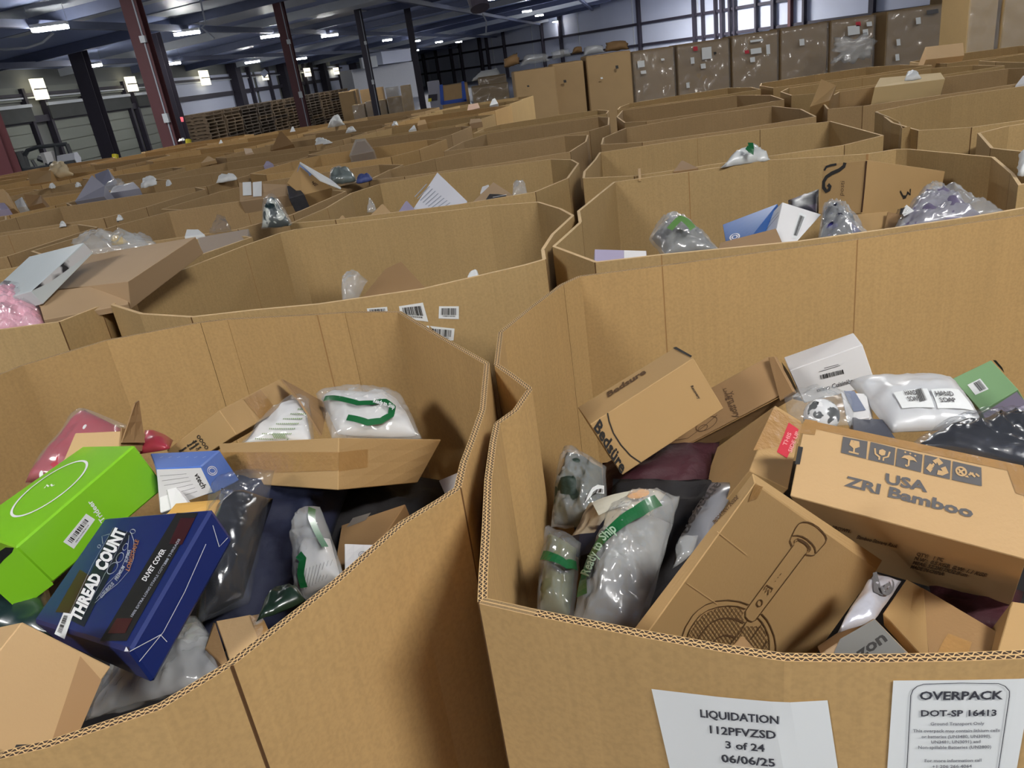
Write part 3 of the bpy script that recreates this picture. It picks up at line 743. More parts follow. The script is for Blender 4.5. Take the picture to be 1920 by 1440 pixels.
for i, (x, y, rz) in enumerate(NEAR_LAMPS + WALL_FILL):
    fixture(x, y, rz, ['LED ceiling light overhead behind the camera on the left', 'LED ceiling light overhead behind the camera on the right', 'LED ceiling light over the far left of the bin field', 'LED ceiling light over the far middle of the bin field', 'LED ceiling light over the far right of the bin field', 'LED ceiling light before the back wall, left one above the frame', 'LED ceiling light before the back wall, right one above the frame', 'LED ceiling light before the back wall, middle one above the frame'][i], LG, size=(1.6, .55), dz=.42).scale = (1.12, 1.12, 1) if i == 1 else ((1, 1, 1) if i < len(NEAR_LAMPS) else ((3.0, 3.2, 1), (.75, .8, 1), (.4, .5, 1))[i - len(NEAR_LAMPS)])
# cords and the hanging fan at the top
def hang(name, label, cat, pts, r, m): 
    o = tube(name, [PD(*p) for p in pts], r, m, loc=PD(*pts[0])); tag(o, label, cat); return o
hang('cord', 'thin white cord hanging from the roof right of the big red column', 'cord', [(372, -20, 17), (380, 20, 17), (386, 45, 17), (378, 52, 17), (388, 60, 17), (402, 72, 17)], .02, CABLE)
hang('cable', 'pale cable sagging from the roof light at the upper left', 'cable', [(100, 62, 19), (80, 80, 19), (50, 90, 19), (10, 93, 19), (-30, 90, 19)], .03, CABLE)
hang('cord', 'thin cord hanging below the fan at the top', 'cord', [(905, 26, 20), (912, 40, 20), (911, 62, 20)], .02, CABLE)
pf = PD(900, 6, 20); fan_t = thing('hanging_fan', pf, 'round grey caged fan hanging from the roof at the top centre', 'fan')
tube('fan_cage', [PD(893, -8, 20), PD(897, 4, 20), PD(900, 16, 20)], .26, mat('fan_grey', (120, 112, 125), .5), fan_t, 14)
tube('fan_stem', [PD(905, -30, 20.3), PD(905, -2, 20.3)], .04, CABLE, fan_t)
dm = thing('warning_sign', PD(495, 137, 25), 'grey diamond-shaped hanging sign above the pallet stacks', 'sign')
qd = qb('sign_plate', [(495, 145, 25), (503, 136, 25), (496, 129, 25), (487, 138, 25)], .04, mat('sign_grey', (120, 128, 150), .5), dm)
ex = qcarton('exit_sign', 'small glowing red exit sign beside the pallet stacks', 'exit sign', [(332, 229, 24), (343, 227, 24), (342, 219, 24), (331, 220, 24)], .06, mat('exit_red', (230, 90, 100), .5, emit=.6, ecol=(1, .2, .25, 1)))
for (x, y0, y1, d, lab) in ((216, 290, 305, 17, 'yellow safety bollard in front of the middle dock door'), (353, 262, 274, 18, 'yellow-green bollard left of the pallet stacks')):
    tag(tube('bollard', [PD(x, y0, d), PD(x + 3, y1 + 25, d)], .07, YEL, loc=PD(x + 3, y1 + 25, d)), lab, 'bollard')
# ------------------------------------------------------------------ wooden pallets
WOOD = mat('pallet_wood', (140, 120, 96), .8, var=.35, scale=4); WOODD = mat('pallet_wood_grey', (104, 92, 80), .8, var=.3, scale=4)
def pallet_mesh(name, m):
    V, Fc = [], []
    def bx(x0, x1, y0, y1, z0, z1):
        k = len(V); V.extend([(x, y, z) for z in (z0, z1) for x, y in ((x0, y0), (x1, y0), (x1, y1), (x0, y1))])
        Fc.extend([tuple(k + i for i in f) for f in ((0, 3, 2, 1), (4, 5, 6, 7), (0, 1, 5, 4), (1, 2, 6, 5), (2, 3, 7, 6), (3, 0, 4, 7))])
    for x in (-.56, 0, .56): bx(x - .02, x + .02, -.5, .5, .018, .095)
    for y in (-.45, -.22, 0, .22, .45): bx(-.6, .6, y - .05, y + .05, .095, .112)
    for y in (-.45, 0, .45): bx(-.6, .6, y - .05, y + .05, 0, .018)
    me = bpy.data.meshes.new(name); me.from_pydata(V, [], Fc); me.materials.append(m); return me
pm = [pallet_mesh('pallet', WOOD), pallet_mesh('pallet_grey', WOODD)]
rnd = random.Random(7)
A_, B_ = wpt(350, 28), wpt(632, 42); dr = (B_ - A_).normalized(); L_ = (B_ - A_).length; ns = int(L_ / 1.27)
ordn = ['first', 'second', 'third', 'fourth', 'fifth', 'sixth', 'seventh', 'eighth', 'ninth', 'tenth', 'eleventh', 'twelfth', 'thirteenth', 'fourteenth']
for s_ in range(ns):
    p = A_ + dr * (s_ + .5) * L_ / ns; nl = 13 if s_ != 6 else 12
    for l in range(nl):
        me = pm[(s_ // 2) % 2 if rnd.random() < .8 else rnd.randrange(2)]
        o = bpy.data.objects.new('pallet', me); COL.objects.link(o)
        o.location = (p.x + rnd.uniform(-.03, .03), p.y + rnd.uniform(-.03, .03), l * .113)
        o.rotation_euler = (0, 0, math.atan2(dr.y, dr.x) + rnd.uniform(-.03, .03))
        tag(o, 'wooden pallet, %s layer up in the %s stack from the left' % (ordn[l], ordn[s_]), 'pallet', 'stacked wooden pallets by the wall')
# ------------------------------------------------------------------ forklift by the dock doors
fp = PZ(80, 345, 0.0); fp = wpt(85, 15.5); ft = thing('forklift', (fp.x, fp.y, 0), 'black forklift with silver gas tank parked before the dock doors', 'forklift')
FD = 15.5
def fpt(px, py, dd=0): return PY(px, py, FD + dd)
BLK = mat('forklift_black', (30, 34, 38), .5); SIL = mat('silver_tank', (190, 192, 196), .3, metal=.7)
def frod(n, pts, r, m=BLK): return tube(n, [fpt(*p) for p in pts], r, m, ft, 6)
frod('mast_rail', [(14, 290), (50, 385)], .09); frod('mast_rail', [(24, 286), (62, 380)], .06, mat('mast_grey', (110, 115, 120), .5)); frod('mast_rail', [(34, 284), (66, 365)], .09)
frod('fork', [(25, 325), (37, 372)], .04, YEL)
frod('guard_post', [(46, 292), (52, 282), (70, 276), (125, 270)], .04); frod('guard_post', [(125, 270), (134, 292), (140, 320)], .04)
frod('guard_post', [(46, 292), (64, 345)], .04); frod('guard_post', [(104, 272), (112, 310)], .04)
frod('guard_post', [(60, 300), (75, 325), (72, 335)], .03); frod('seat_back', [(88, 285), (98, 312)], .12, mat('seat_grey', (150, 150, 150), .6))
frod('steering_wheel', [(72, 296), (82, 300)], .06); frod('gas_tank', [(114, 303), (146, 297)], .13, SIL); frod('counterweight', [(96, 322), (150, 312)], .20)
frod('body', [(60, 345), (140, 335)], .35)
# ------------------------------------------------------------------ cartons and wrapped loads at the back
def upright(name, label, cat, x0, x1, ytop, d, m, group=None, deep=.8, skew=.0, zb=0, wrap=None, top=None):
    """tall load whose front spans two pixel columns at its top edge"""
    a = PY(x0, ytop + (hz(x0) - hz((x0 + x1) / 2)), d); b = PY(x1, ytop + (hz(x1) - hz((x0 + x1) / 2)), d + skew)
    z = (a.z + b.z) / 2; dr = Vector((b.x - a.x, b.y - a.y, 0)).normalized(); n = Vector((-dr.y, dr.x, 0)); n = n if n.y > 0 else -n
    A = [Vector((a.x, a.y, zb)), Vector((b.x, b.y, zb)), Vector((b.x, b.y, z)), Vector((a.x, a.y, z))]
    h = carton(name, label, cat, A + [p + n * deep for p in A], m, group, n=2, bev=.02)
    if wrap:
        c = [p - n * .03 + dr * (.02 if i in (1, 2) else -.02) for i, p in enumerate(A)]
        pillow('stretch_wrap', None, .02, wrap, h.o, world=c, crum=.07, csc=3.2, n=26, pw=.12, back=.2, seed=int(x0) % 23)
    return h
WRAPF = film('stretch_film', (226, 218, 208), .10, .9, .16, 5, .6)
KX = [KB, CART, KB2]
ug = 'tall wrapped cartons along the back'
R = [(962, 1040, 130, 14.5, 'tall plain tan carton with scrap heaped on top, left of the tall row', KB3, None),
     (1034, 1093, 117, 15, 'tall plain tan carton with a small dark mark, second of the tall row', KB3, None),
     (1098, 1182, 100, 15, 'tall plain tan carton with a dark and a white mark, left of the wrapped ones', KB3, None),
     (1186, 1262, 92, 16.5, 'film-wrapped carton with a white label, first of the wrapped row from the left', KB3, WRAPF),
     (1268, 1366, 78, 17, 'film-wrapped carton with a big white sheet and red dot', KB3, WRAPF),
     (1372, 1458, 62, 17, 'film-wrapped carton with a red arrow sticker and white labels in mid row', KB3, WRAPF),
     (1464, 1552, 47, 17, 'film-wrapped carton with one small white label high up', KB3, WRAPF),
     (1558, 1640, 33, 17, 'film-wrapped carton with a red dot and loose film hanging across its front', KB3, WRAPF),
     (1664, 1770, 14, 17, 'film-wrapped carton with dark labels at its upper edge, right part of the row', KB3, WRAPF),
     (1776, 1812, -8, 18.5, 'dull carton in the shadow behind the pale bin, right part of the row', KB3, None),
     (1820, 1876, -16, 11.5, 'tall film-wrapped carton beside the right picture edge', KB2, WRAPF),
     (1886, 1990, -25, 11.5, 'tall film-wrapped carton cut by the right picture edge', KB2, WRAPF)]
UP_ = {}
for i, (x0, x1, yt, d, lab, m, wr) in enumerate(R):
    UP_[i] = upright('wrapped_carton' if wr else 'tall_carton', lab, 'carton', x0, x1, yt, d, m, ug, deep=.7, wrap=wr)
def mark(i, px, w_, h_, m, name='label_sheet', off=.10):
    sf = UP_[i].front; x, y = px; return patch(name, sf, [(x, y + h_), (x + w_, y + h_ - w_ * .14), (x + w_ - 1, y - w_ * .14), (x - 1, y)], m, UP_[i].o, off, 1)
REDS = mat('red_sticker', (196, 44, 60), .5, var=0)
for a in [(0, (988, 160), 4, 3, INK), (1, (1056, 150), 5, 5, INK), (2, (1153, 123), 5, 6, INK), (2, (1125, 145), 4, 3, PAPER), (3, (1194, 115), 13, 12, PAPER), (3, (1200, 133), 10, 6, PAPER), (3, (1238, 110), 6, 4, PAPER),
          (4, (1314, 90), 18, 22, PAPER), (4, (1298, 88), 8, 8, REDS), (4, (1293, 108), 7, 12, PAPER), (4, (1312, 120), 9, 9, PAPER), (4, (1285, 155), 6, 10, PAPER), (4, (1336, 98), 5, 4, INK),
          (5, (1404, 76), 24, 4, PAPER), (5, (1405, 92), 20, 10, PAPER), (5, (1394, 95), 8, 6, REDS), (5, (1434, 84), 7, 18, PAPER), (5, (1404, 108), 9, 9, PAPER),
          (6, (1496, 74), 9, 12, PAPER), (7, (1586, 50), 22, 17, PAPER), (7, (1601, 42), 9, 8, REDS), (7, (1621, 42), 10, 8, PAPER), (7, (1614, 56), 10, 11, PAPER),
          (8, (1713, 34), 9, 12, PAPER), (8, (1733, 20), 22, 8, INKG), (8, (1677, 74), 7, 12, PAPER), (8, (1675, 102), 7, 12, PAPER)]: mark(*a)
# loose film across a carton
soft('loose_film', 'crumpled clear film hanging across the front of a wrapped carton at the right', 'plastic film', [(1566, 118, 15.3), (1632, 112, 15.3), (1640, 68, 15.3), (1564, 70, 15.3)], .12, FILMH, crum=.25, csc=2.5, seed=5, n=18, edge=.6)
# loads and cartons in the far left-middle
R2_ = [(824, 876, 158, 24, 'carton outlined with bright blue tape before the far wall', CARTL, None, 0),
       (884, 952, 158, 22, 'low pale film-wrapped load left of the tall bins', KB2, WRAPF, 0),
       (896, 948, 142, 24.5, 'pale film-wrapped load standing behind the low one', KB2, WRAPF, 0),
       (634, 662, 172, 36, 'dark tan carton at the left end of the wrapped cartons past the pallets', KB3, None, 0),
       (655, 668, 168, 37, 'narrow light carton standing behind the first wrapped ones past the pallets', CARTL, None, 0),
       (660, 682, 196, 34, 'small wrapped drum-like carton before the third column, first from the left', KB3, WRAPF, 0),
       (684, 697, 190, 34, 'small wrapped carton before the third column, second from the left', KB3, WRAPF, 0),
       (674, 716, 166, 39, 'light upper carton behind the third column', CARTL, None, 0),
       (702, 722, 188, 34, 'small wrapped carton right of the third column', KB2, WRAPF, 0),
       (725, 751, 182, 34, 'small greyish wrapped carton with a white top right of the third column', KB2, WRAPF, 0),
       (722, 745, 163, 41, 'white and green wrapped load behind the small cartons', WHITE, WRAPF, 0),
       (750, 768, 160, 38, 'rounded tan wrapped load beside the fourth column', KB2, WRAPF, 0),
       (800, 822, 152, 38, 'grey load stacked left of the blue-taped carton', GREYC, None, 0)]
U2 = []
for i, (x0, x1, yt, d, lab, m, wr, sk) in enumerate(R2_):
    U2.append(upright('wrapped_load' if wr else 'carton_stack', lab, 'carton', x0, x1, yt, d, m, 'loads before the far wall', deep=.7, wrap=wr))
BLUET = mat('blue_tape', (52, 96, 200), .5, var=.1)
sf = U2[0].front
for q in ([(826, 196), (833, 195), (830, 158), (824, 159)], [(867, 190), (875, 189), (870, 152), (865, 153)], [(828, 197), (875, 190), (874, 183), (828, 190)]): patch('tape_strip', sf, q, BLUET, U2[0].o, .02, 1)
patch('notice', U2[12].front, [(803, 190), (820, 188), (820, 176), (803, 178)], STEELD, U2[12].o, .02, 1); patch('yellow_notice', U2[12].front, [(803, 191), (809, 190), (809, 184), (803, 185)], YEL, U2[12].o, .03, 1)
# heaps on the tall bins and loads: wrapped odds and ends
for (q, d, m, lab) in [([(946, 128), (975, 120), (970, 98), (944, 112)], 15.2, CARTD, 'brown scrap board lying on the first tall carton'), ([(975, 124), (1032, 114), (1024, 100), (985, 104)], 15.2, FILMH, 'clump of clear film heaped on the first tall carton'),
        ([(1036, 112), (1070, 104), (1066, 92), (1034, 98)], 15.6, FILMH, 'clump of clear film heaped on the second tall carton'), ([(1072, 102), (1092, 98), (1090, 88), (1076, 90)], 15.8, CARTD, 'brown bundle heaped between the second and third tall cartons'),
        ([(1094, 106), (1134, 98), (1130, 85), (1096, 89)], 15.6, POLYW, 'pale plastic bundle heaped on the third tall carton'), ([(1134, 98), (1180, 92), (1174, 76), (1136, 80)], 16, CARTD, 'brown wrapped bundle heaped right on the third tall carton'),
        ([(884, 152), (940, 146), (932, 128), (900, 134)], 23, PAPER, 'pale sheets heaped on the wrapped load left of the tall bins')]:
    soft('heaped_bundle', lab, 'bundle', [(x, y, d) for x, y in q], .12, m, crum=.05, csc=3, seed=int(q[0][0]) % 17, n=12, edge=.2)
# ================================================================== bulk bins
NEAR = dict(edge=EDGE)
L1 = bpts([(0, 1425), (90, 1402), (300, 1330), (435, 1250, 1), (634, 1094), (759, 983), (829, 940), (865, 916, 1), (876, 867), (893, 820), (911, 767), (918, 680, 1), (830, 630), (752, 583, 1), (650, 584, 2), (598, 588, 2),
           (430, 597, 2), (378, 603, 1), (200, 637, 1), (41, 684, 1), ('w', -1.27, 1.45, 1), ('w', -1.30, .95, 0), ('w', -1.16, .62, 1), ('w', -.80, .47, 0)])
make_bin('open cardboard bulk bin in the left foreground holding the lime green and navy boxes', L1, edge=EDGE)
R1 = bpts([(895, 1130, 1), (897, 1080), (903, 1000), (908, 900), (918, 830), (926, 793, 1), (961, 768), (988, 731, 1), (955, 705), (926, 685, 1), (934, 623), (990, 578), (1050, 533, 1), (1085, 517, 1), (1240, 497, 2), (1604, 448, 2), (1920, 402),
           ('w', 1.36, 1.74, 1), ('w', 1.56, 1.45, 0), ('w', 1.58, .95, 1), ('w', 1.35, .62, 0), ('w', 1.0, .45, 1), (1920, 1236), (1800, 1240), (1640, 1243), (1470, 1240), (1350, 1222), (1200, 1195), (1000, 1155)])
make_bin('open cardboard bulk bin in the right foreground with the two white paper labels', R1, edge=EDGE)
L2 = bpts([(207, 572, 1), (242, 544, 1), (455, 461, 2), (522, 437, 1), (552, 430, 1), (917, 385, 2), (1011, 378, 1), (1060, 390), (1077, 404, 1), (1039, 439), (1021, 467, 1), (1024, 486, 1), (986, 497), (792, 542), (596, 571), (480, 582), (358, 595, 1), (262, 589)])
L2 = [(x + (0.012 if x > .27 else 0) - (.012 if x > .24 else 0), y, k, z) for x, y, k, z in L2]
make_bin('open cardboard bulk bin with barcode labels on its front behind the left foreground bin', L2, m=KB2, edge=EDGEF)
R2 = bpts([(1035, 462, 1), (1060, 440), (1085, 417, 1), (1082, 396), (1130, 357), (1150, 341, 1), (1290, 322, 2), (1440, 300), (1625, 288, 2), (1680, 279, 1), (1705, 279), (1865, 294, 1), (1902, 325, 1), (1915, 345), ('w', 1.66, 2.1, 1), ('w', 1.5, 1.83, 1),
            (1860, 415), (1615, 441), (1500, 455), (1240, 478, 2), (1115, 492, 1)])
R2 = [(x, max(y, 1.80), k, z) for x, y, k, z in R2]
make_bin('open cardboard bulk bin holding the big swirl-printed carton, behind the right foreground bin', R2, m=KB2, edge=EDGEF)
def W(l, m=None, lab=''): 
    make_bin(lab, [(p[0], p[1], p[2] if len(p) > 2 else 1) for p in l], m or KB, edge=EDGEF)
# middle column
W([(-.80, 3.17), (-.70, 3.45, 2), (-.64, 3.80), (-.52, 4.0), (-.21, 4.08, 2), (.36, 4.0), (.45, 3.86, 0), (.46, 3.70), (.36, 3.30), (.20, 3.07), (-.1, 3.04, 0), (-.6, 3.10)], KB2, 'open cardboard bin with the white box leaning inside, third row back in the middle column')
W([(-.60, 4.22), (-.52, 4.55, 2), (-.27, 4.80), (-.05, 4.93, 2), (.55, 5.02), (.68, 4.88, 0), (.62, 4.55), (.48, 4.18), (.1, 4.12, 0), (-.4, 4.14)], KB3, 'open cardboard bin, fourth row back in the middle column')
W([(-.22, 5.14), (-.10, 5.60, 2), (.07, 5.93), (.5, 6.02, 2), (.93, 6.04), (.98, 5.86), (.88, 5.30), (.72, 5.10), (.2, 5.06, 0)], KB3, 'open cardboard bin, fifth row back in the middle column')
W([(-.02, 6.14), (.06, 6.45), (.20, 6.62), (.7, 6.72, 2), (1.03, 6.69), (1.08, 6.45), (1.02, 6.2), (.5, 6.10, 0)], KB2, 'open cardboard bin at the back end of the middle column')
# right column
W([(.41, 3.24), (.44, 3.42, 0), (.54, 3.75, 0), (.60, 3.98), (1.1, 4.0, 2), (1.41, 3.97), (1.74, 3.90), (1.70, 3.55, 0), (1.66, 3.22), (1.45, 3.12), (.6, 3.11)], KB2, 'open cardboard bin with a crumpled white bag, behind the swirl-printed carton\'s bin')
W([(.66, 4.30), (.72, 4.60, 0), (.92, 4.96), (1.45, 5.08, 2), (1.86, 5.0), (1.88, 4.6), (1.78, 4.16), (1.3, 4.10, 0), (.85, 4.13)], KB3, 'open cardboard bin, fourth row back in the right-hand column')
W([(.98, 5.30), (1.02, 5.80, 0), (1.15, 6.28), (1.6, 6.26, 2), (2.02, 6.16), (2.13, 5.75), (2.05, 5.30), (1.6, 5.20, 0), (1.1, 5.18)], KB3, 'open cardboard bin, fifth row back in the right-hand column')
W([(1.14, 6.42), (1.2, 6.65, 0), (1.32, 6.88), (1.8, 6.99, 2), (2.22, 7.02), (2.32, 6.7), (2.28, 6.38), (1.8, 6.34, 0)], KB2, 'open cardboard bin at the back end of the right-hand column')
# far right columns
W([(1.72, 2.62), (1.88, 2.95, 0), (2.04, 3.02), (2.5, 3.0, 2), (3.0, 2.9), (3.1, 2.4), (2.9, 2.05), (2.1, 1.98), (1.78, 2.15)], KB2, 'open cardboard bin cut by the right picture edge beside the swirl-printed carton')
W([(1.80, 3.22), (1.86, 3.55, 0), (1.95, 3.80), (2.02, 4.02), (2.5, 4.18, 2), (2.95, 4.18), (3.1, 3.7), (3.0, 3.2), (2.4, 3.08, 0), (1.95, 3.10)], KB2, 'open cardboard bin with a torn curled corner flap at the right')
W([(1.95, 4.42), (2.1, 4.85, 0), (2.40, 5.28), (2.9, 5.28, 2), (3.48, 5.2), (3.6, 4.8), (3.45, 4.36), (2.7, 4.30, 0), (2.1, 4.32)], KB3, 'open cardboard bin behind the one with the torn corner flap at the right')
W([(2.18, 5.52), (2.25, 5.9), (2.40, 6.14), (2.94, 6.08, 2), (3.45, 6.05), (3.62, 5.8), (3.6, 5.42), (2.9, 5.38, 0), (2.3, 5.40)], KB2, 'open cardboard bin holding a pale flat box, far right')
W([(2.36, 6.34), (2.40, 6.75), (2.50, 7.0), (3.0, 7.08, 2), (3.46, 7.08), (3.62, 6.8), (3.6, 6.3), (2.9, 6.24, 0)], KB2, 'open cardboard bin in the last row, far right')
W([(3.70, 6.28), (3.72, 6.7), (3.80, 7.0), (4.2, 7.12, 2), (4.75, 7.0), (4.95, 6.6), (4.85, 6.25), (4.3, 6.2, 0)], KB2, 'open cardboard bin in the last row cut by the right picture edge')
W([(3.74, 5.3), (3.78, 5.8), (3.84, 6.1), (4.3, 6.14, 2), (4.9, 6.05), (4.9, 5.4), (4.3, 5.2, 0)], KB2, 'open cardboard bin one row before the last at the right picture edge')
# curled torn flap on the right-hand bin and small bits of board
# left column next to the middle one
W([(-2.35, 2.0), (-2.40, 2.6), (-2.28, 2.98), (-1.7, 3.12, 2), (-1.02, 3.12), (-.90, 2.98), (-1.13, 2.60, 0), (-1.16, 2.38), (-1.14, 2.19), (-1.20, 2.07), (-1.42, 2.08, 0), (-1.9, 1.90), (-2.2, 1.86)], KB2, 'open cardboard bin with pink bubble wrap at the left picture edge')
rnd = random.Random(11)
onm = ['third', 'fourth', 'fifth', 'sixth', 'seventh', 'eighth', 'ninth', 'tenth', 'eleventh', 'twelfth']
cnm = ['first', 'second', 'third', 'fourth', 'fifth']
for c in range(5):
    y = 3.2
    for r_ in range(9):
        dep = .93
        y1 = y + dep
        xr = lambda yy: -.74 + .21 * (yy - 3.5) - 1.235 * c - (.03 if r_ < 2 else 0)
        lim = 11.4 - .1 * c
        if y1 < lim and not (xr(y) < -.53 * (y + 1.2) - .75):
            j = lambda s=.02: rnd.uniform(-s, s)
            xa, xb = xr(y), xr(y1); wd = 1.19; cc = .2 + j(.05); cc2 = .18 + j(.06)
            zt = 1.35 + (rnd.uniform(-.02, .015) if r_ > 0 else 0)
            P = [(xa - wd + cc, y + .02 + j(.015), 1), (xa - cc2, y + .01 + j(.015), 1), (xa + j(), y + .2 + j(), 1), (xb - .02 + j(), y1 - .22, 1), (xb - cc2, y1 - .015 + j(.012), 1),
                 (xb - wd * .5, y1 - .01 + j(.012), 2), (xb - wd + cc, y1 - .03 + j(.012), 1), (xb - wd + .02, y1 - .25 + j(), 1), (xa - wd + .03 + j(.01), y + .25 + j(), 1)]
            make_bin('open cardboard bulk bin, %s row back in the %s column left of the middle column' % (onm[r_], cnm[c]), [(p[0], p[1], p[2], zt) for p in P], (KB, KB3, KB2)[rnd.randrange(3)] if r_ > 1 else KB3, edge=EDGEF)
        y = y1 + .055
# ================================================================== contents of the left foreground bin
LIME = mat('lime_card', (128, 196, 30), .42, var=.03, coat=.15); NAVY = mat('navy_card', (20, 38, 98), .42, var=.12, scale=5, coat=.08)
BLUEC = mat('blue_card', (82, 116, 190), .4, var=.05); REDP = mat('red_pouch', (176, 60, 74), .35, var=.12, coat=.4)
COPPER = mat('copper_print', (170, 110, 70), .4, var=0); SILP = mat('silver_print', (170, 176, 190), .35, var=0); DRED = mat('dark_red_print', (60, 22, 30), .35, var=.2)
CORE = mat('bare_board', (206, 160, 82), .7, var=.05)
gh = carton('green_box', 'lime green glossy box with a white oval ring and a barcode, left foreground bin', 'box', HB['green'], LIME, bev=.003)
sf = gh.top
strokes('printed_ring', sf, [(ell(93, 917, 85, 22, -35, n=48), True)], .0042, WHITEP, gh.o, .001)
strokes('printed_mark', sf, [([(84, 916), (88, 910), (92, 913), (96, 909), (99, 912), (103, 910)], False)], .003, WHITEP, gh.o)
sf = gh.front
text('lettering', sf, 'Trideer', (197, 975), (170, 937), (189, 981), WHITEP, gh.o, .02)
sticker(sf, [(138, 1029), (178, 974), (161, 963), (118, 1016)], gh.o, 3, code=(.1, .4, .86, .8))
_v = PD(34, 1142, depth(gh.c[0]) - .03) - gh.c[0]; _n = Vector((0, 0, -.003))
ef = hexa('end_flap', [gh.c[3] + _v, gh.c[0] + _v, gh.c[0], gh.c[3]] + [gh.c[3] + _v + _n, gh.c[0] + _v + _n, gh.c[0] + _n, gh.c[3] + _n], LIME, gh.o, n=1, bev=0); tag(ef.o, 'lime green end flap standing open')
poly('hand_hole', ef.front, [(-20, 1062), (-8, 1038), (10, 1026), (26, 1027), (22, 1036), (8, 1048), (-4, 1062)], mat('hole_black', (8, 10, 6), .9, var=0), ef.o, .001)  # black patch painted for the shade inside the box opening
nh = carton('navy_box', 'navy blue glossy bedding box with silver lettering, left foreground bin', 'box', HB['navy'], NAVY, bev=.004)
sf = nh.front
patch('printed_plate', sf, [(128, 1160), (158, 1176), (246, 1000), (212, 990)], mat('plate_navy', (12, 18, 44), .4, var=0), nh.o, .0005, 5)
patch('dark_red_print', sf, [(104, 1148), (134, 1150), (172, 1082), (150, 1068)], DRED, nh.o, .0004, 4)
text('lettering', sf, 'THREAD', (150, 1168), (192, 1080), (132, 1158), WHITEP, nh.o, .05)
text('lettering', sf, 'COUNT', (197, 1073), (238, 996), (178, 1063), WHITEP, nh.o, .05)
strokes('printed_frame', sf, [([(157, 1155), (240, 996)], False), ([(132, 1150), (175, 1058), (214, 990)], False), ([(179, 1131), (200, 1112), (222, 1095), (242, 1072), (252, 1048), (252, 1014), (247, 1000)], False), ([(182, 1124), (200, 1098), (226, 1072), (240, 1040), (243, 1004)], False),
        (ell(212, 1066, 13, 7, -50, n=16), True), (ell(226, 1046, 10, 6, -60, n=14), True), (ell(236, 1026, 7, 4, -60, n=12), True), (ell(250, 997, 5, 4, 0, n=10), True), (ell(187, 1025, 3, 3, 0, n=10), True), ([(194, 1020), (192, 1006), (206, 1002)], False)], .0010, SILP, nh.o)
text('small_print', sf, 'LUXURIOUS', (192, 1122), (216, 1096), (188, 1117), SILP, nh.o, .02); text('small_print', sf, 'PREMIUM', (221, 1090), (236, 1064), (216, 1086), SILP, nh.o, .02); text('small_print', sf, 'SUPIMA', (240, 1056), (247, 1032), (234, 1054), SILP, nh.o, .02)
text('small_print', sf, 'LONGSTAPLE', (244, 1072), (262, 1014), (237, 1069), COPPER, nh.o, .02)
patch('printed_band', sf, [(188, 1202), (238, 1202), (372, 962), (332, 962)], mat('band_black', (10, 10, 13), .6, var=0), nh.o, .0006, 6)
patch('printed_panel', sf, [(203, 1188), (236, 1188), (250, 1160), (220, 1160)], DRED, nh.o, .001, 2); patch('printed_panel', sf, [(318, 1020), (342, 1022), (367, 972), (340, 972)], DRED, nh.o, .001, 2)
text('lettering', sf, 'DUVET COVER', (275, 1091), (313, 1032), (267, 1087), WHITEP, nh.o, .02)
text('small_print', sf, '100% EXTRA LONG STAPLE COTTON', (250, 1158), (318, 1050), (246, 1156), SILP, nh.o, .01); text('small_print', sf, '300 THREADS', (312, 1060), (340, 1012), (308, 1058), SILP, nh.o, .01)
sticker(sf, [(122, 1199), (138, 1152), (120, 1149), (103, 1189)], nh.o, 5, code=(.15, .4, .9, .8), lines=False)
WEAR = mat('worn_white_edge', (205, 208, 214), .7, var=0)
strokes('worn_crease', nh.right, [([(242, 1221), (300, 1190), (312, 1203)], False), ([(260, 1240), (305, 1185), (345, 1110), (385, 1020)], False), ([(398, 985), (410, 1025), (426, 1008)], False)], .0009, WEAR, nh.o, .0012)
poly('worn_corner', sf, [(234, 1222), (243, 1222), (238, 1213)], WEAR, nh.o)
bt = hexa('board_flap', [PD(*p) for p in [(300, 975, 1.20), (410, 985, 1.20), (412, 940, 1.22), (330, 948, 1.22)]] + [PD(*p) for p in [(300, 979, 1.204), (418, 985, 1.204), (422, 936, 1.225), (330, 944, 1.225)]], CORE, nh.o, n=1, bev=0); tag(bt.o, 'bare tan board flap')
vt = carton('blue_box', 'small blue and white product box behind the lime green box', 'box', HB['vtech'], BLUEC, bev=.002)
sf = vt.front
patch('white_panel', sf, [(300, 958), (399, 922), (377, 877), (294, 880)], WHITE, vt.o, .0007, 3)
text('lettering', sf, 'vtech', (364, 889), (379, 916), (373, 886), INK, vt.o, .02)
for k in range(6): strokes('small_print', sf, [([(300 + k * 4, 892 + k * 9), (350 + k * 4, 888 + k * 6.5)], False)], .0005, INKG, vt.o)
strokes('printed_swirl', vt.right, [(ell(397, 883, 9, 8, 20, n=20), True), (ell(397, 883, 6, 5, 20, n=16), True)], .0014, WHITEP, vt.o)
strokes('worn_crease', vt.top, [([(300 + 16 * k, 859), (306 + 16 * k, 857)], False) for k in range(6)], .001, WEAR, vt.o)
for i, (q, lb) in enumerate([([(322, 962, 1.27), (352, 942, 1.27), (330, 914, 1.29), (312, 918, 1.29)], 'white booklet tucked under the small blue box'), ([(300, 962, 1.28), (334, 950, 1.28), (318, 912, 1.30), (298, 918, 1.30)], 'white carton corner beside the booklet under the small blue box')]):
    qcarton('white_booklet', lb, 'booklet', q, .012, WHITE, n=1)
lt = carton('tan_carton', 'long tan carton with tape and printed text, back of the left foreground bin', 'carton', HB['longtan'], CART)
tape(lt.front, [(488, 787), (520, 770), (488, 731), (457, 750)], lt.o)
sf = lt.left
for t_, A, B, C in [('Item fragile', (338, 848), (370, 827), (336, 844)), ('Handle', (357, 844), (374, 832), (355, 840)), ('Care', (369, 845), (378, 839), (367, 841))]: text('small_print', sf, t_, A, B, C, INK, lt.o, .04)
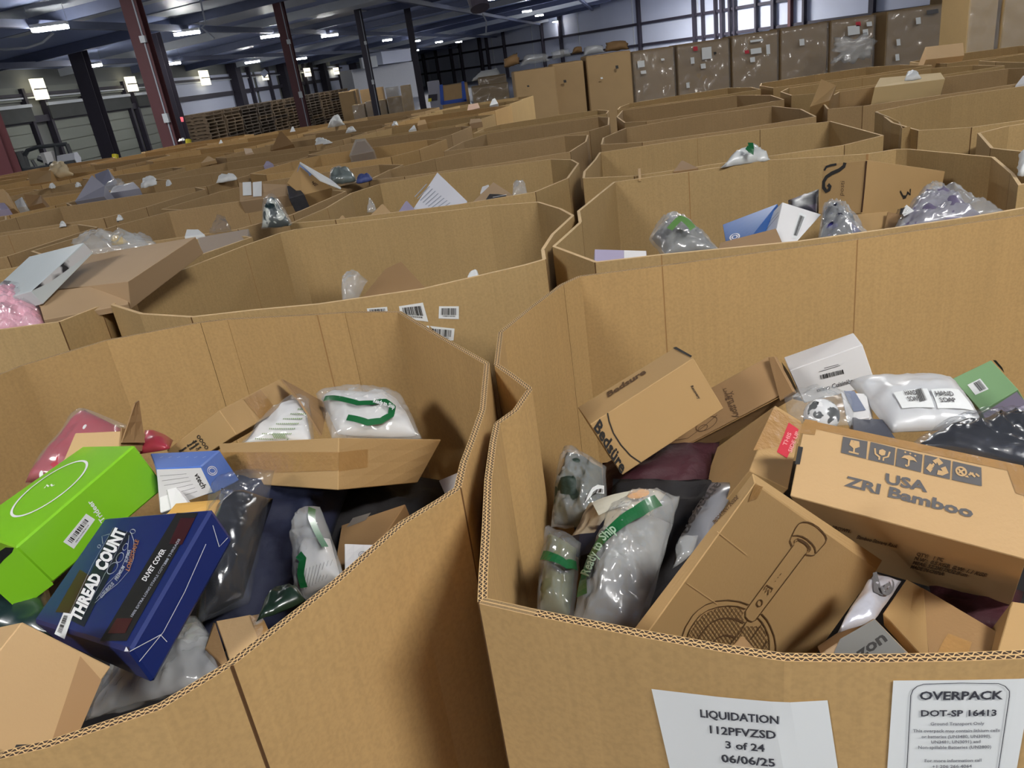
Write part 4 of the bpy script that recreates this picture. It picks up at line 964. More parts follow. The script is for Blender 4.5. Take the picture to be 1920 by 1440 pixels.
strokes('printed_icons', sf, [(ell(373 + 4.7 * k, 819 + 6.5 * k, 2.8, 3, n=10), True) for k in range(4)], .0016, INK, lt.o)
fl = qb('carton_flap', [(556, 748, 1.52), (600, 818, 1.50), (612, 760, 1.62), (526, 712, 1.62)], .004, CARTD, lt.o, n=2, bev=0); tag(fl.o, 'dark inner flap standing open')  # darker board puts the shadow on this flap into its colour
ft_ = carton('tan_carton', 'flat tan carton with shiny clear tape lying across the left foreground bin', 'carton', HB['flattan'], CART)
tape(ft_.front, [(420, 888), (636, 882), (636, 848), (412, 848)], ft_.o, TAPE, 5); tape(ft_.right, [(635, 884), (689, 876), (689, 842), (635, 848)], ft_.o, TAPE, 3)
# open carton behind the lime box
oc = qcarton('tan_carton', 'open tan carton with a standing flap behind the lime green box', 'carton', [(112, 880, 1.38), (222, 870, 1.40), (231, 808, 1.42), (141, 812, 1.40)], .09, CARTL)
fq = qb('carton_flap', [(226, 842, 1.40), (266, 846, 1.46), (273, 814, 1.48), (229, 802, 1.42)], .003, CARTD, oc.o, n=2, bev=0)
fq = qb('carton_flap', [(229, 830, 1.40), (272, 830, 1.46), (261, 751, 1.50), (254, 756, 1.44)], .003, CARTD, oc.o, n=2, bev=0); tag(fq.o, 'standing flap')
rp = soft('red_pouch', 'translucent red pouch with white snap buttons at the far side of the left foreground bin', 'pouch', [(48, 905, 1.45), (215, 905, 1.42), (232, 806, 1.55), (158, 768, 1.55)], .03, REDP, crum=.008, seed=3, pw=.3, n=20)
for x, y in ((159, 802), (80, 890), (228, 836)): 
    s_, t_ = rp.front.inv(x, y); vs = [rp.front.at(s_ + .022 * math.cos(a * .524), t_ + .035 * math.sin(a * .524), .004) for a in range(12)]
    mk('snap_button', vs + [rp.front.at(s_, t_, .007)], [(i, (i + 1) % 12, 12) for i in range(12)], WHITEP, rp.o, smooth=True)
pl = pillow('plastic_sleeve', [(48, 908, 1.448), (222, 903, 1.418), (240, 798, 1.548), (156, 764, 1.548)], .036, FILM, rp.o, crum=.012, seed=4, pw=.3, n=18)
soft('red_pouch', 'end of a folded red pouch between the open carton and the long carton', 'pouch', [(262, 852, 1.46), (318, 842, 1.46), (325, 826, 1.54), (272, 806, 1.54)], .02, REDP, crum=.006, seed=8, n=10)
# bags
PRT = stain('green_text_print', (214, 216, 204), (118, 142, 84), 120, .56, .03)
b7 = soft('printed_bag', 'plastic bag with rows of green print wedged behind the flat taped carton', 'bag', [(452, 834, 1.48), (584, 828, 1.46), (572, 756, 1.56), (548, 752, 1.58)], .025, WHITE, seed=7, crum=.012, n=18)
for k in range(7):
    strokes('small_print', b7.soft, [([(480 + k * 13 + j * 3.5, 824 - k * 9 + 0 * j), (480 + k * 13 + j * 3.5 + 2, 824 - k * 9 - 2)], False) for j in range(0, 18 - k * 2)], .0022, mat('sage_print', (120, 145, 90), .6, var=0), b7.o, .003)
pillow('plastic_film', [(445, 838, 1.475), (590, 832, 1.455), (580, 748, 1.56), (546, 742, 1.58)], .03, FILM, b7.o, crum=.016, seed=2, n=18)
b9 = soft('clear_bag', 'clear bag with green stripes over white goods on the flat taped carton', 'bag', [(634, 816, 1.50), (784, 818, 1.50), (744, 750, 1.64), (602, 746, 1.64)], .045, WHITE, seed=9, crum=.014, n=22, pw=.4)
b9f = pillow('plastic_film', [(622, 822, 1.49), (792, 824, 1.49), (752, 742, 1.64), (592, 738, 1.64)], .045, FILMH, b9.o, crum=.012, seed=12, n=44, pw=.4, csc=24)
band('green_stripe', b9f, [(610, 749), (630, 748), (650, 752), (672, 758), (700, 757), (722, 753), (736, 764), (733, 780), (715, 790), (690, 793), (652, 784)], .013)
text('lettering', b9f.soft, 'Ready to Ship', (700, 760), (738, 772), (702, 753), WHITEP, b9.o, .02, .008)
def bagstrip(h, pts, w, m=GREENP, off=.006, name='green_stripe'): return band(name, h, pts, w, m, off)
b10 = soft('black_bag', 'black shiny bundle in smoky grey plastic right of the navy box', 'bag', [(385, 1165, 1.10), (455, 1120, 1.12), (512, 935, 1.26), (415, 915, 1.26)], .05, BLACKP, seed=10, crum=.015, n=24)
bp_ = pillow('plastic_film', [(372, 1172, 1.08), (468, 1130, 1.10), (515, 882, 1.28), (398, 905, 1.28)], .06, FILMG, b10.o, crum=.018, seed=6, n=34, csc=20)
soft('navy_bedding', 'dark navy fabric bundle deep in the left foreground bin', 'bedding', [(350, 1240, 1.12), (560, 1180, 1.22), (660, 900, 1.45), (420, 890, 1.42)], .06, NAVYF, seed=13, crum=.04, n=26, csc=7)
soft('black_bundle', 'black fabric bundle in the shadow under the flat taped carton', 'bundle', [(560, 1120, 1.28), (800, 1080, 1.38), (850, 900, 1.60), (560, 880, 1.58)], .05, DARKF, seed=14, crum=.03, n=20, csc=7)  # black filler: shade below the carton, together with black items there
b12 = soft('clear_bag', 'clear bag with a green stripe over a white pack, middle of the left foreground bin', 'bag', [(570, 1120, 1.13), (640, 1085, 1.12), (618, 1010, 1.17), (575, 1012, 1.20)], .03, WHITE, seed=15, crum=.008, n=16, pw=.3)
for k in range(8): strokes('small_print', b12.soft, [([(580 + k * 6, 1112 - k * 3), (578 + k * 6, 1066 - k * 2)], False)], .0008, INKG, b12.o, .004)
b12f = pillow('plastic_film', [(556, 1135, 1.12), (650, 1088, 1.10), (600, 950, 1.22), (572, 955, 1.24)], .045, FILMH, b12.o, crum=.014, seed=16, n=34, csc=26)
band('green_stripe', b12f, [(562, 1040), (570, 1050), (566, 1075), (572, 1100)], .012); band('green_stripe', b12f, [(600, 968), (607, 995), (608, 1028)], .012)
sm = soft('green_bag', 'crumpled dark green plastic bag beside the small tan carton near the rim', 'bag', [(480, 1165, .98), (575, 1130, 1.02), (560, 1112, 1.06), (500, 1115, 1.06)], .015, mat('dark_green_poly', (26, 44, 32), .3, var=.3, coat=.4), seed=17, crum=.02, n=12)
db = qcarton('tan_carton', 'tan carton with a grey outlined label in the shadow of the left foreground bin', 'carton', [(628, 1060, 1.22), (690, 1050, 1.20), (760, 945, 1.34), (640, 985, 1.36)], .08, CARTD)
patch('grey_label', db.front, [(650, 990), (686, 976), (696, 962), (662, 972)], mat('label_grey', (120, 112, 104), .6), db.o, .001, 2)
wb = qcarton('white_box', 'white box with a small round emblem by the left foreground bin\'s near wall', 'box', [(646, 1095, 1.10), (720, 1045, 1.10), (722, 1022, 1.16), (645, 1019, 1.16)], .06, WHITE)
strokes('printed_emblem', wb.front, [(ell(680, 1041, 7, 6, n=18), True), (ell(680, 1041, 3.5, 3, n=12), True)], .0008, INKG, wb.o)
qcarton('white_box', 'plain white box poking out in the right corner of the left foreground bin', 'box', [(836, 932, 1.44), (878, 905, 1.38), (872, 880, 1.42), (822, 901, 1.48)], .08, WHITE)
sb_ = qcarton('tan_carton', 'small tan carton with tape near the rim of the left foreground bin', 'carton', [(436, 1255, .92), (520, 1195, .95), (470, 1152, 1.02), (404, 1164, 1.02)], .06, CARTL)
tape(sb_.front, [(490, 1222), (512, 1204), (488, 1152), (468, 1156)], sb_.o)
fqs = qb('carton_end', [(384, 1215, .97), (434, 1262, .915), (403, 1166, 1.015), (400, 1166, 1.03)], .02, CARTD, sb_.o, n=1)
pw_ = soft('clear_bag', 'big crumpled clear plastic bag below the navy box', 'bag', [(165, 1345, 1.0), (440, 1262, .94), (372, 1165, 1.12), (235, 1270, 1.14)], .03, mat('milky_poly', (170, 170, 172), .35, var=.15, coat=.5), seed=19, crum=.02, n=30, csc=14)
pillow('plastic_film', [(160, 1352, .99), (448, 1262, .93), (370, 1158, 1.12), (232, 1262, 1.13)], .04, FILMH, pw_.o, crum=.022, seed=20, n=46, csc=24)
nt_ = carton('tan_carton', 'tan carton with a black arrow print at the lower left corner of the picture', 'carton', HB['neartan'], CARTL)
poly('arrow_head', nt_.front, [(24, 1408), (30, 1396), (64, 1395), (66, 1400), (44, 1404), (47, 1418), (40, 1422), (36, 1411)], INK, nt_.o)
poly('arrow_foot', nt_.front, [(10, 1440), (14, 1430), (22, 1428), (30, 1436), (26, 1446)], INK, nt_.o)
patch('shaded_tape', nt_.front, [(95, 1395), (145, 1380), (190, 1275), (150, 1230)], mat('kraft_tape', (168, 130, 86), .5, var=.05), nt_.o, .0007, 2)  # shade of the carton's lower right side painted as a darker strip
soft('teal_bundle', 'dark teal plastic bundle below the lime green box', 'bundle', [(-40, 1200, 1.15), (110, 1190, 1.1), (90, 1105, 1.2), (-30, 1095, 1.25)], .03, mat('dark_teal_poly', (24, 44, 42), .35, var=.3, coat=.4), seed=21, crum=.02, n=14)
soft('black_bundle', 'black bundle filling the bottom of the left foreground bin', 'bundle', None, .08, DARKF, world=[(-1.1, .8, .86), (-.3, .72, .80), (-.2, 1.6, .85), (-1.1, 1.65, .9)], seed=22, crum=.03, n=14)  # added under-layer that makes the deep gaps read dark

for (x, y, z, w_, d_, h_, a, lab) in [(-1.08, 1.15, .97, .26, .34, .16, .3, 'tan carton lying at the far left of the left foreground bin'), (-1.0, .78, .95, .22, .28, .13, -.4, 'tan carton in the near left corner of the left foreground bin')]:
    M = Matrix.Translation((x, y, z)) @ Matrix.Rotation(a, 4, 'Z') @ Matrix.Rotation(.12, 4, 'X')
    carton('tan_carton', lab, 'carton', [M @ Vector((sx * w_ / 2, sy * d_ / 2, sz * h_ / 2)) for sx, sz, sy in ((-1, -1, -1), (1, -1, -1), (1, 1, -1), (-1, 1, -1), (-1, -1, 1), (1, -1, 1), (1, 1, 1), (-1, 1, 1))], CARTD)

# ================================================================== contents of the right foreground bin
be = carton('tan_carton', 'tan carton with large dark lettering and a curved line, right foreground bin', 'carton', HB['bedsure'], CART)
sf = be.front
text('lettering', sf, 'Bedsüre', (1113, 802), (1165, 889), (1124, 785), INK, be.o, .03)
strokes('printed_arc', sf, [([(1139, 774), (1142, 790), (1150, 812), (1164, 834), (1182, 854), (1201, 867)], False)], .0022, INK, be.o)
text('small_print', sf, 'Recovery', (1294, 724), (1309, 748), (1299, 722), INK, be.o, .02)
text('lettering', be.top, 'Bedsure', (1140, 746), (1212, 700), (1138, 737), INKB, be.o, .04)
poly('dark_slot', be.top, [(1262, 653), (1268, 651), (1298, 668), (1296, 671)], INK, be.o)
ya = carton('tan_carton', 'long tan carton lying behind the lettered one in the right foreground bin', 'carton', HB['yarn'], CARTD)
text('lettering', ya.front, 'Yarn story', (1362, 736), (1378, 784), (1374, 733), INKB, ya.o, .02); text('lettering', ya.front, 'Living slow', (1356, 730), (1370, 772), (1362, 728), INKB, ya.o, .02)
strokes('printed_scroll', ya.front, [([(1255, 828), (1290, 822), (1320, 800), (1345, 778)], False), (ell(1325, 795, 22, 10, -30, n=16), True), (ell(1318, 803, 10, 5, -30, n=12), True)], .0012, INKB, ya.o)
strokes('score_line', ya.front, [([(1186, 884), (1280, 840), (1380, 788), (1476, 738)], False)], .0012, CREASE2, ya.o)
tf = qb('torn_flap', [(1462, 752, 1.44), (1488, 735, 1.42), (1452, 668, 1.47), (1440, 670, 1.48)], .01, CARTD, ya.o, n=1)
wx = carton('white_box', 'white carton with printed barcode standing at the far wall of the right foreground bin', 'box', HB['whitebox'], WHITE)
sf = wx.front
bars(sf, [(1539, 711), (1584, 700), (1582, 692), (1537, 703)], INK, wx.o, 4); strokes('small_print', sf, [([(1535, 697), (1575, 685)], False), ([(1545, 690), (1572, 683)], False)], .001, INKG, wx.o)
text('lettering', sf, 'Cuisinière', (1560, 728), (1604, 716), (1559, 720), INKG, wx.o, .02); text('small_print', sf, 'ROASTER HIGH', (1532, 735), (1556, 729), (1531, 730), INK, wx.o, .03)
poly('black_side', wx.left, [(1466, 678), (1480, 698), (1506, 752), (1488, 748)], INK, wx.o)
gs = carton('green_box', 'small sage green and white box by the far right wall of the right foreground bin', 'box', HB['greensmall'], mat('sage_card', (128, 164, 118), .5, var=.04))
sticker(gs.front, [(1829, 741), (1854, 730), (1838, 710), (1814, 722)], gs.o, 6, code=(.4, .1, .9, .9), lines=False)
patch('white_side', gs.bottom, [(1843, 775), (1906, 734), (1925, 757), (1853, 806)], LAV, gs.o, .0008, 2)
patch('notch', gs.top, [(1862, 676), (1884, 700), (1880, 690), (1868, 676)], INK, gs.o, .001, 1)
rl = carton('tan_carton', 'taped tan carton with a red sticker standing between the lettered cartons', 'carton', HB['redlabel'], CART)
tape(rl.front, [(1412, 845), (1496, 832), (1503, 795), (1450, 765)], rl.o)
rs = patch('red_sticker', rl.front, [(1456, 848), (1475, 860), (1497, 806), (1478, 793)], REDS, rl.o, .0012, 2)
text('lettering', rl.front, 'THIS', (1473, 838), (1483, 814), (1466, 835), mat('pink_print', (226, 150, 150), .6, var=0), rs, .02, .0018); text('lettering', rl.front, 'SIDE UP', (1483, 850), (1497, 812), (1476, 847), mat('pink_print', (226, 150, 150), .6, var=0), rs, .02, .0018)
zb = carton('tan_carton', 'large tan carton with dark handling symbols and big bold lettering in the right foreground bin', 'carton', HB['zri'], CARTL)
sf = zb.front
text('lettering', sf, 'USA', (1660, 906), (1739, 923), (1661, 888), INKG, zb.o, .035)
text('lettering', sf, 'ZRI Bamboo', (1583, 910), (1824, 971), (1587, 893), INKG, zb.o, .035)
ics = [[(1577, 849), (1624, 861), (1627, 828), (1581, 819)], [(1628, 862), (1676, 873), (1679, 840), (1633, 829)], [(1679, 874), (1727, 886), (1730, 853), (1683, 841)], [(1732, 888), (1781, 899), (1783, 864), (1734, 853)], [(1785, 900), (1841, 912), (1840, 877), (1787, 865)]]
for k, q in enumerate(ics):
    s_ = patch('handling_symbol', sf, q, INKG, zb.o, .0010, 2)
    def U(pts): return [q2(q, u, v) for u, v in pts]
    c = CARTL; w_ = .0022
    if k == 0: L_ = [(U([(.35, .85), (.65, .85), (.68, .6), (.5, .45), (.32, .6)]), True), (U([(.5, .45), (.5, .18)]), False), (U([(.3, .17), (.7, .17)]), False)]; F_ = U([(.35, .85), (.45, .78), (.52, .88), (.65, .85), (.66, .6), (.5, .48), (.34, .6)])
    elif k == 1: L_ = [(U([(.2, .7), (.25, .4), (.42, .28), (.42, .12)]), False), (U([(.8, .7), (.75, .4), (.58, .28), (.58, .12)]), False)]; F_ = U([(.38, .65), (.5, .75), (.64, .68), (.62, .45), (.5, .38), (.38, .45)])
    elif k == 2: L_ = [(U([(.5, .62), (.5, .2), (.44, .14), (.38, .2)]), False), (U([(.3, .85), (.34, .92)]), False), (U([(.5, .85), (.54, .92)]), False), (U([(.7, .8), (.74, .87)]), False)]; F_ = U([(.18, .5), (.3, .7), (.5, .78), (.7, .7), (.82, .5), (.66, .56), (.5, .5), (.34, .56)])
    elif k == 3: L_ = [(U([(.3, .25), (.18, .3), (.3, .55)]), False), (U([(.38, .7), (.5, .88), (.64, .68)]), False), (U([(.72, .55), (.84, .3), (.7, .22), (.52, .22)]), False)]; F_ = U([(.26, .5), (.4, .55), (.36, .68)]); w_ = .006
    else: L_ = [(U(ell(.3, .55, .17, .22, n=14)), True), (U([(.2, .65), (.38, .4)]), False), (U([(.22, .45), (.4, .68)]), False), (U([(.55, .45), (.72, .6)]), False), (U([(.6, .6), (.78, .42)]), False), (U([(.8, .6), (.92, .48)]), False)]; F_ = U([(.42, .3), (.52, .42), (.56, .3)])
    strokes('symbol_lines', sf, L_, w_, c, s_, .0018); poly('symbol_shape', sf, F_, c, s_, .0018)
patch('tape_strip', sf, [(1507, 800), (1925, 890), (1918, 873), (1510, 787)], TAPE, zb.o, .0007, 6); patch('tape_strip', sf, [(1498, 812), (1528, 816), (1533, 790), (1510, 786)], TAPE, zb.o, .0009, 2)
patch('tape_strip', sf, [(1905, 925), (1925, 930), (1918, 873), (1885, 868)], TAPE, zb.o, .0009, 2)
poly('hand_hole', sf, [(1491, 871), (1500, 871), (1506, 839), (1497, 837)], INK, zb.o, .0012)
bf = zb.bottom
for k, (s_, A, B, C) in enumerate([('QTY:   1 PC', (1718, 1040), (1768, 1052), (1720, 1034)), ('N.W.:  0.5 KGS  G.W: 1.1 KGS', (1714, 1048), (1846, 1080), (1717, 1042)), ('MEAS: 52.2X17X32.8 cm', (1711, 1056), (1812, 1080), (1714, 1050)), ('MADE IN CHINA', (1707, 1064), (1768, 1078), (1710, 1058)),
                                   ('Bamboo Storage Rack', (1606, 1008), (1682, 1026), (1609, 1002)), ('BROWN', (1560, 990), (1592, 998), (1562, 984))]): text('small_print', bf, s_, A, B, C, INKB, zb.o, .03)
fn = carton('tan_carton', 'tan carton printed with a line drawing of a round paddle on a handle', 'carton', HB['fan'], CART)
sf = fn.front
def ln_(pts, cl=False): return (pts, cl)
LN = [ln_([(1275, 1203), (1284, 1176), (1298, 1153), (1308, 1143), (1322, 1133), (1342, 1126), (1364, 1124), (1386, 1127), (1403, 1133)]), ln_([(1427, 1150), (1437, 1161), (1444, 1174), (1451, 1192), (1454, 1211), (1453, 1236)]),
      ln_([(1285, 1203), (1292, 1181), (1304, 1162), (1314, 1151), (1327, 1143), (1345, 1137), (1364, 1135), (1382, 1136), (1397, 1141)]), ln_([(1420, 1158), (1428, 1166), (1434, 1176), (1440, 1190), (1442, 1203), (1442, 1236)]),
      ln_([(1488, 1020), (1405, 1133), (1397, 1145), (1397, 1156), (1402, 1162), (1409, 1165), (1416, 1162), (1422, 1154), (1512, 1035)]),
      ln_([(1484, 1023), (1480, 1013), (1484, 1004), (1493, 1003), (1503, 1005), (1512, 1010), (1521, 1018), (1527, 1026), (1529, 1036), (1526, 1040), (1520, 1041), (1508, 1039)]),
      ln_([(1488, 1018), (1489, 1012), (1494, 1009), (1503, 1012), (1512, 1018), (1518, 1026), (1519, 1031), (1515, 1035)]), ln_([(1491, 1015), (1497, 1012), (1508, 1018), (1515, 1026), (1514, 1033)]),
      ln_([(1484, 1004), (1490, 991), (1497, 981), (1504, 978), (1513, 978), (1522, 981), (1533, 988), (1541, 996), (1547, 1004), (1549, 1010), (1547, 1017), (1529, 1037)]),
      ln_(ell(1423.5, 1130, 5, 6.5, 20, n=16), True), ln_([(1435, 1098), (1431, 1105), (1438, 1101), (1434, 1110), (1441, 1104), (1439, 1115)]), ln_([(1436, 1096), (1448, 1103), (1444, 1110)]), ln_([(1452, 1090), (1453, 1088)]), ln_([(1457, 1083), (1458, 1081)]), ln_([(1461, 1078), (1464, 1074)])]
strokes('line_drawing', sf, LN, .0016, INKB, fn.o)
LN2 = [ln_([(1304, 1206), (1310, 1193), (1318, 1182), (1327, 1171), (1337, 1164), (1350, 1159), (1363, 1158), (1380, 1160), (1394, 1167)]), ln_([(1334, 1211), (1337, 1202), (1343, 1196), (1357, 1190), (1372, 1192), (1376, 1194)]), ln_([(1399, 1164), (1388, 1183), (1361, 1216)]), ln_([(1427, 1170), (1407, 1198)]), ln_([(1438, 1201), (1427, 1218)])]
strokes('line_drawing', sf, LN2, .0026, INKB, fn.o)
G = []
for k in range(-14, 15):
    pass
cxm, cym = 1364, 1212
def inell(x, y):
    return ((x - cxm) / 77.5) ** 2 + ((y - cym) / 76.0) ** 2 < 1 and y < 1240 and not (1394 < x < 1424 and y < 1166)
for k in range(-22, 23):
    for sgn in (1, -1):
        run = []
        for i in range(-40, 41):
            x = cxm + k * 8 + i * 2.6 * sgn * .7; y = cym + i * 2.6
            if inell(x, y) and not (x > 1385 and y < 1172 and x + y * .9 > 2440): run.append((x, y))
            else:
                if len(run) > 1: G.append(([run[0], run[-1]], False))
                run = []
        if len(run) > 1: G.append(([run[0], run[-1]], False))
strokes('printed_mesh', sf, G, .0009, INKB, fn.o, .0009)
strokes('score_line', sf, [([(1287, 1092), (1345, 1132)], False), ([(1343, 995), (1400, 1040)], False)], .0007, mat('score_pale', (206, 170, 120), .7, var=0), fn.o)
patch('small_tape', sf, [(1402, 940), (1418, 935), (1430, 912), (1414, 907)], TAPE, fn.o, .0008, 2)
text('small_print', fn.left, 'IMPORTANT INSIDE', (1341, 984), (1386, 935), (1337, 978), INKB, fn.o, .02)
tb = qcarton('small_board', 'small tan carton corner in front of the paddle drawing at the rim', 'carton', [(1350, 1236, .80), (1436, 1240, .80), (1394, 1191, .83), (1388, 1193, .83)], .02, CARTD, n=1)
zo = carton('grey_box', 'small grey-fronted carton with part of a word, near rim of the right foreground bin', 'box', HB['zon'], CARTG)
patch('grey_face', zo.front, [(1560, 1232), (1712, 1236), (1640, 1161), (1575, 1198)], mat('slate_card', (112, 112, 108), .5, var=.05), zo.o, .0008, 3)
text('lettering', zo.front, 'zon', (1612, 1236), (1664, 1200), (1600, 1218), INK, zo.o, .03)
st_ = soft('silver_pouch', 'shiny silver and white pouch with grey swirls right of the paddle carton', 'pouch', [(1570, 1188, .93), (1640, 1165, .93), (1690, 1090, 1.0), (1640, 1072, 1.0)], .014, mat('silver_foil', (205, 205, 212), .22, var=.08, metal=.4, bump=.3, bscale=20), seed=23, crum=.012, n=18)
strokes('printed_swirl', st_.soft, [(ell(1660, 1102, 14, 8, -60, 0, 250, n=18), False), (ell(1660, 1104, 7, 4, -60, n=12), True)], .004, INKG, st_.o, .004)
poly('dark_fold', st_.soft, [(1638, 1078), (1644, 1076), (1652, 1118), (1636, 1112)], INKG, st_.o, .003)
tr_ = qcarton('tan_carton', 'worn tan carton with wide tape at the near rim, right of the silver pouch', 'carton', [(1742, 1250, .93), (1850, 1245, .93), (1872, 1185, .98), (1728, 1100, 1.06)], .05, CARTD)
tl_ = qb('carton_side', [(1655, 1150, 1.04), (1746, 1250, .93), (1732, 1103, 1.055), (1700, 1085, 1.10)], .02, CART, tr_.o, n=2)
tape(tr_.front, [(1752, 1240), (1812, 1240), (1822, 1205), (1778, 1188)], tr_.o)
re_ = qcarton('tan_carton', 'tan carton cut by the right picture edge at the near rim', 'carton', [(1862, 1250, .90), (1990, 1262, .90), (1985, 1140, .98), (1898, 1127, .98)], .1, CART)
sbx = qcarton('board_scrap', 'tiny tan board corner above the near rim beside the grey box', 'board', [(1686, 1240, .86), (1716, 1240, .86), (1704, 1224, .87), (1696, 1222, .87)], .004, CARTL, n=1)
# soft goods at the left of the right bin
g1 = soft('green_garment', 'dark green garment in crinkled clear plastic with a small barcode label', 'garment', [(1040, 985, 1.30), (1130, 985, 1.26), (1130, 880, 1.36), (1062, 845, 1.42)], .05, mat('bottle_green_fabric', (34, 52, 42), .6, var=.35, scale=20, bump=.4, bscale=40), seed=24, crum=.03, n=22)
pillow('plastic_film', [(1034, 990, 1.29), (1138, 990, 1.25), (1136, 872, 1.35), (1058, 838, 1.42)], .055, FILMH, g1.o, crum=.022, seed=25, n=38, csc=24)
sticker(g1.soft, [(1096, 944), (1121, 930), (1121, 915), (1103, 920)], g1.o, 8, code=(.2, .15, .9, .6), lines=False, off=.012)
soft('maroon_garment', 'dark maroon garment deep between the cartons of the right foreground bin', 'garment', [(1130, 960, 1.34), (1330, 900, 1.36), (1350, 830, 1.48), (1130, 870, 1.48)], .03, MAROON, seed=26, crum=.02, n=18)
soft('black_bundle', 'black fabric bundle deep in the middle of the right foreground bin', 'bundle', [(1120, 1180, 1.16), (1340, 1130, 1.16), (1400, 900, 1.36), (1150, 900, 1.36)], .03, DARKF, seed=27, crum=.03, n=18)  # black filler added where the deep gaps between cartons are dark
pk = soft('printed_pack', 'magazine-like pack with an orange oval print under the striped clear bag', 'pack', [(1052, 1050, 1.15), (1190, 1000, 1.13), (1250, 925, 1.22), (1110, 950, 1.24)], .03, stain('pack_print', (196, 184, 160), (70, 58, 56), 14, .55, .05, coat=.5, dist=1.5), seed=28, crum=.012, n=20, pw=.35)
patch('cream_panel', pk.soft, [(1124, 970), (1180, 950), (1195, 924), (1112, 946)], mat('cream_print', (206, 202, 184), .4, var=.04), pk.o, .004, 4)
poly('orange_oval', pk.soft, ell(1195, 935, 19, 7, -16, n=18), mat('orange_print', (224, 150, 30), .4, var=.1), pk.o, .009)
poly('dark_patch', pk.soft, [(1070, 1030), (1090, 1004), (1130, 998), (1150, 1002), (1120, 1040), (1085, 1052)], mat('dark_print', (34, 32, 42), .4, var=.1), pk.o, .007)
sb2 = soft('clear_bag', 'large crinkled clear bag with a dark green lettered stripe in the right foreground bin', 'bag', [(1085, 1195, 1.00), (1190, 1185, .98), (1262, 985, 1.16), (1165, 968, 1.17)], .05, stain('bag_goods', (150, 150, 148), (88, 90, 92), 5, .5, .1, coat=.3), seed=29, crum=.02, n=26, csc=9)
sbf = pillow('plastic_film', [(1062, 1205, .985), (1205, 1190, .97), (1275, 930, 1.19), (1150, 945, 1.19)], .065, FILMH, sb2.o, crum=.020, seed=30, n=52, csc=24)
band('green_stripe', sbf, [(1094, 1118), (1096, 1090), (1108, 1052), (1126, 1022), (1158, 988), (1195, 962), (1232, 940)], .019)
text('lettering', sbf.soft, 'Ready to', (1110, 1086), (1135, 1028), (1098, 1080), mat('pale_green_print', (150, 175, 150), .5, var=0), sb2.o, .02, .008)
text('lettering', sbf.soft, 'Ship', (1137, 1022), (1158, 1002), (1128, 1012), mat('pale_green_print', (150, 175, 150), .5, var=0), sb2.o, .02, .008)
lb_ = soft('clear_bag', 'small clear bag with a green stripe over olive goods, near left bin corner', 'bag', [(1012, 1155, 1.04), (1068, 1160, 1.02), (1082, 1030, 1.12), (1030, 1000, 1.16)], .03, mat('olive_goods', (104, 106, 78), .6, var=.25, scale=16), seed=31, crum=.015, n=16)
lbf = pillow('plastic_film', [(1006, 1162, 1.03), (1076, 1166, 1.01), (1090, 1018, 1.12), (1022, 985, 1.17)], .035, FILM, lb_.o, crum=.016, seed=32, n=34, csc=26)
band('green_stripe', lbf, [(1019, 1043), (1035, 1047), (1060, 1060), (1082, 1074)], .014)
am = soft('grey_mailer', 'grey plastic shipping mailer with dark lettering left of the paddle carton', 'mailer', [(1262, 1060, 1.14), (1305, 1040, 1.10), (1388, 905, 1.22), (1335, 905, 1.26)], .015, mat('grey_poly', (118, 118, 122), .35, var=.08, coat=.3), seed=33, crum=.012, n=16)
text('lettering', am.soft, 'amazon', (1346, 908), (1284, 1002), (1360, 915), mat('mailer_print', (46, 46, 50), .5, var=0), am.o, .02, .004)
soft('clear_bag', 'brown-tinted clear plastic scrap beside the grey mailer', 'plastic scrap', [(1262, 1068, 1.08), (1300, 1040, 1.08), (1310, 1005, 1.12), (1275, 1015, 1.14)], .01, FILMH, seed=34, crum=.02, n=12)
soft('red_garment', 'dark red packaged item showing between the cartons, right foreground bin', 'garment', [(1255, 905, 1.38), (1300, 890, 1.38), (1325, 848, 1.44), (1265, 862, 1.46)], .012, MAROON, seed=35, crum=.01, n=10)
# the right side: hand soap mailer and other things behind the lettered carton
hs = soft('frosted_mailer', 'frosted plastic pouch with two white labels behind the big lettered carton', 'pouch', [(1672, 812, 1.28), (1845, 798, 1.26), (1785, 712, 1.42), (1590, 716, 1.44)], .035, POLYW, seed=36, crum=.008, n=26, pw=.35)
i1 = pillow('bottle_bundle', [(1668, 806, 1.29), (1830, 796, 1.27), (1780, 728, 1.40), (1660, 730, 1.40)], .022, WHITE, hs.o, crum=.008, seed=37, n=14, pw=.4)
sf = hs.soft
l1 = patch('paper_label', sf, [(1692, 767), (1752, 766), (1738, 730), (1675, 738)], PAPER, hs.o, .002, 4); l2 = patch('paper_label', sf, [(1758, 767), (1826, 772), (1796, 732), (1745, 732)], PAPER, hs.o, .002, 4)
text('lettering', sf, 'HAND', (1755, 746), (1788, 746), (1751, 737), INKG, l2, .02, .004); text('lettering', sf, 'SOAP', (1763, 757), (1792, 757), (1759, 749), INKG, l2, .02, .004)
text('lettering', sf, 'HAND', (1698, 744), (1720, 743), (1694, 736), INKG, l1, .02, .004); text('lettering', sf, 'SOAP', (1704, 755), (1724, 754), (1700, 747), INKG, l1, .02, .004)
bars(sf, [(1724, 757), (1738, 753), (1728, 731), (1716, 734)], INK, l1, 11, 14, .004)
bb = soft('black_bag', 'shiny black plastic bag behind the big lettered carton at the right edge', 'bag', [(1720, 835, 1.18), (1990, 895, 1.10), (1990, 790, 1.26), (1800, 815, 1.30)], .04, BLACKP, seed=38, crum=.02, n=30, csc=14)
pillow('plastic_film', [(1700, 832, 1.17), (1995, 898, 1.09), (1995, 782, 1.26), (1790, 806, 1.30)], .045, FILMG, bb.o, crum=.018, seed=39, n=34, csc=18)
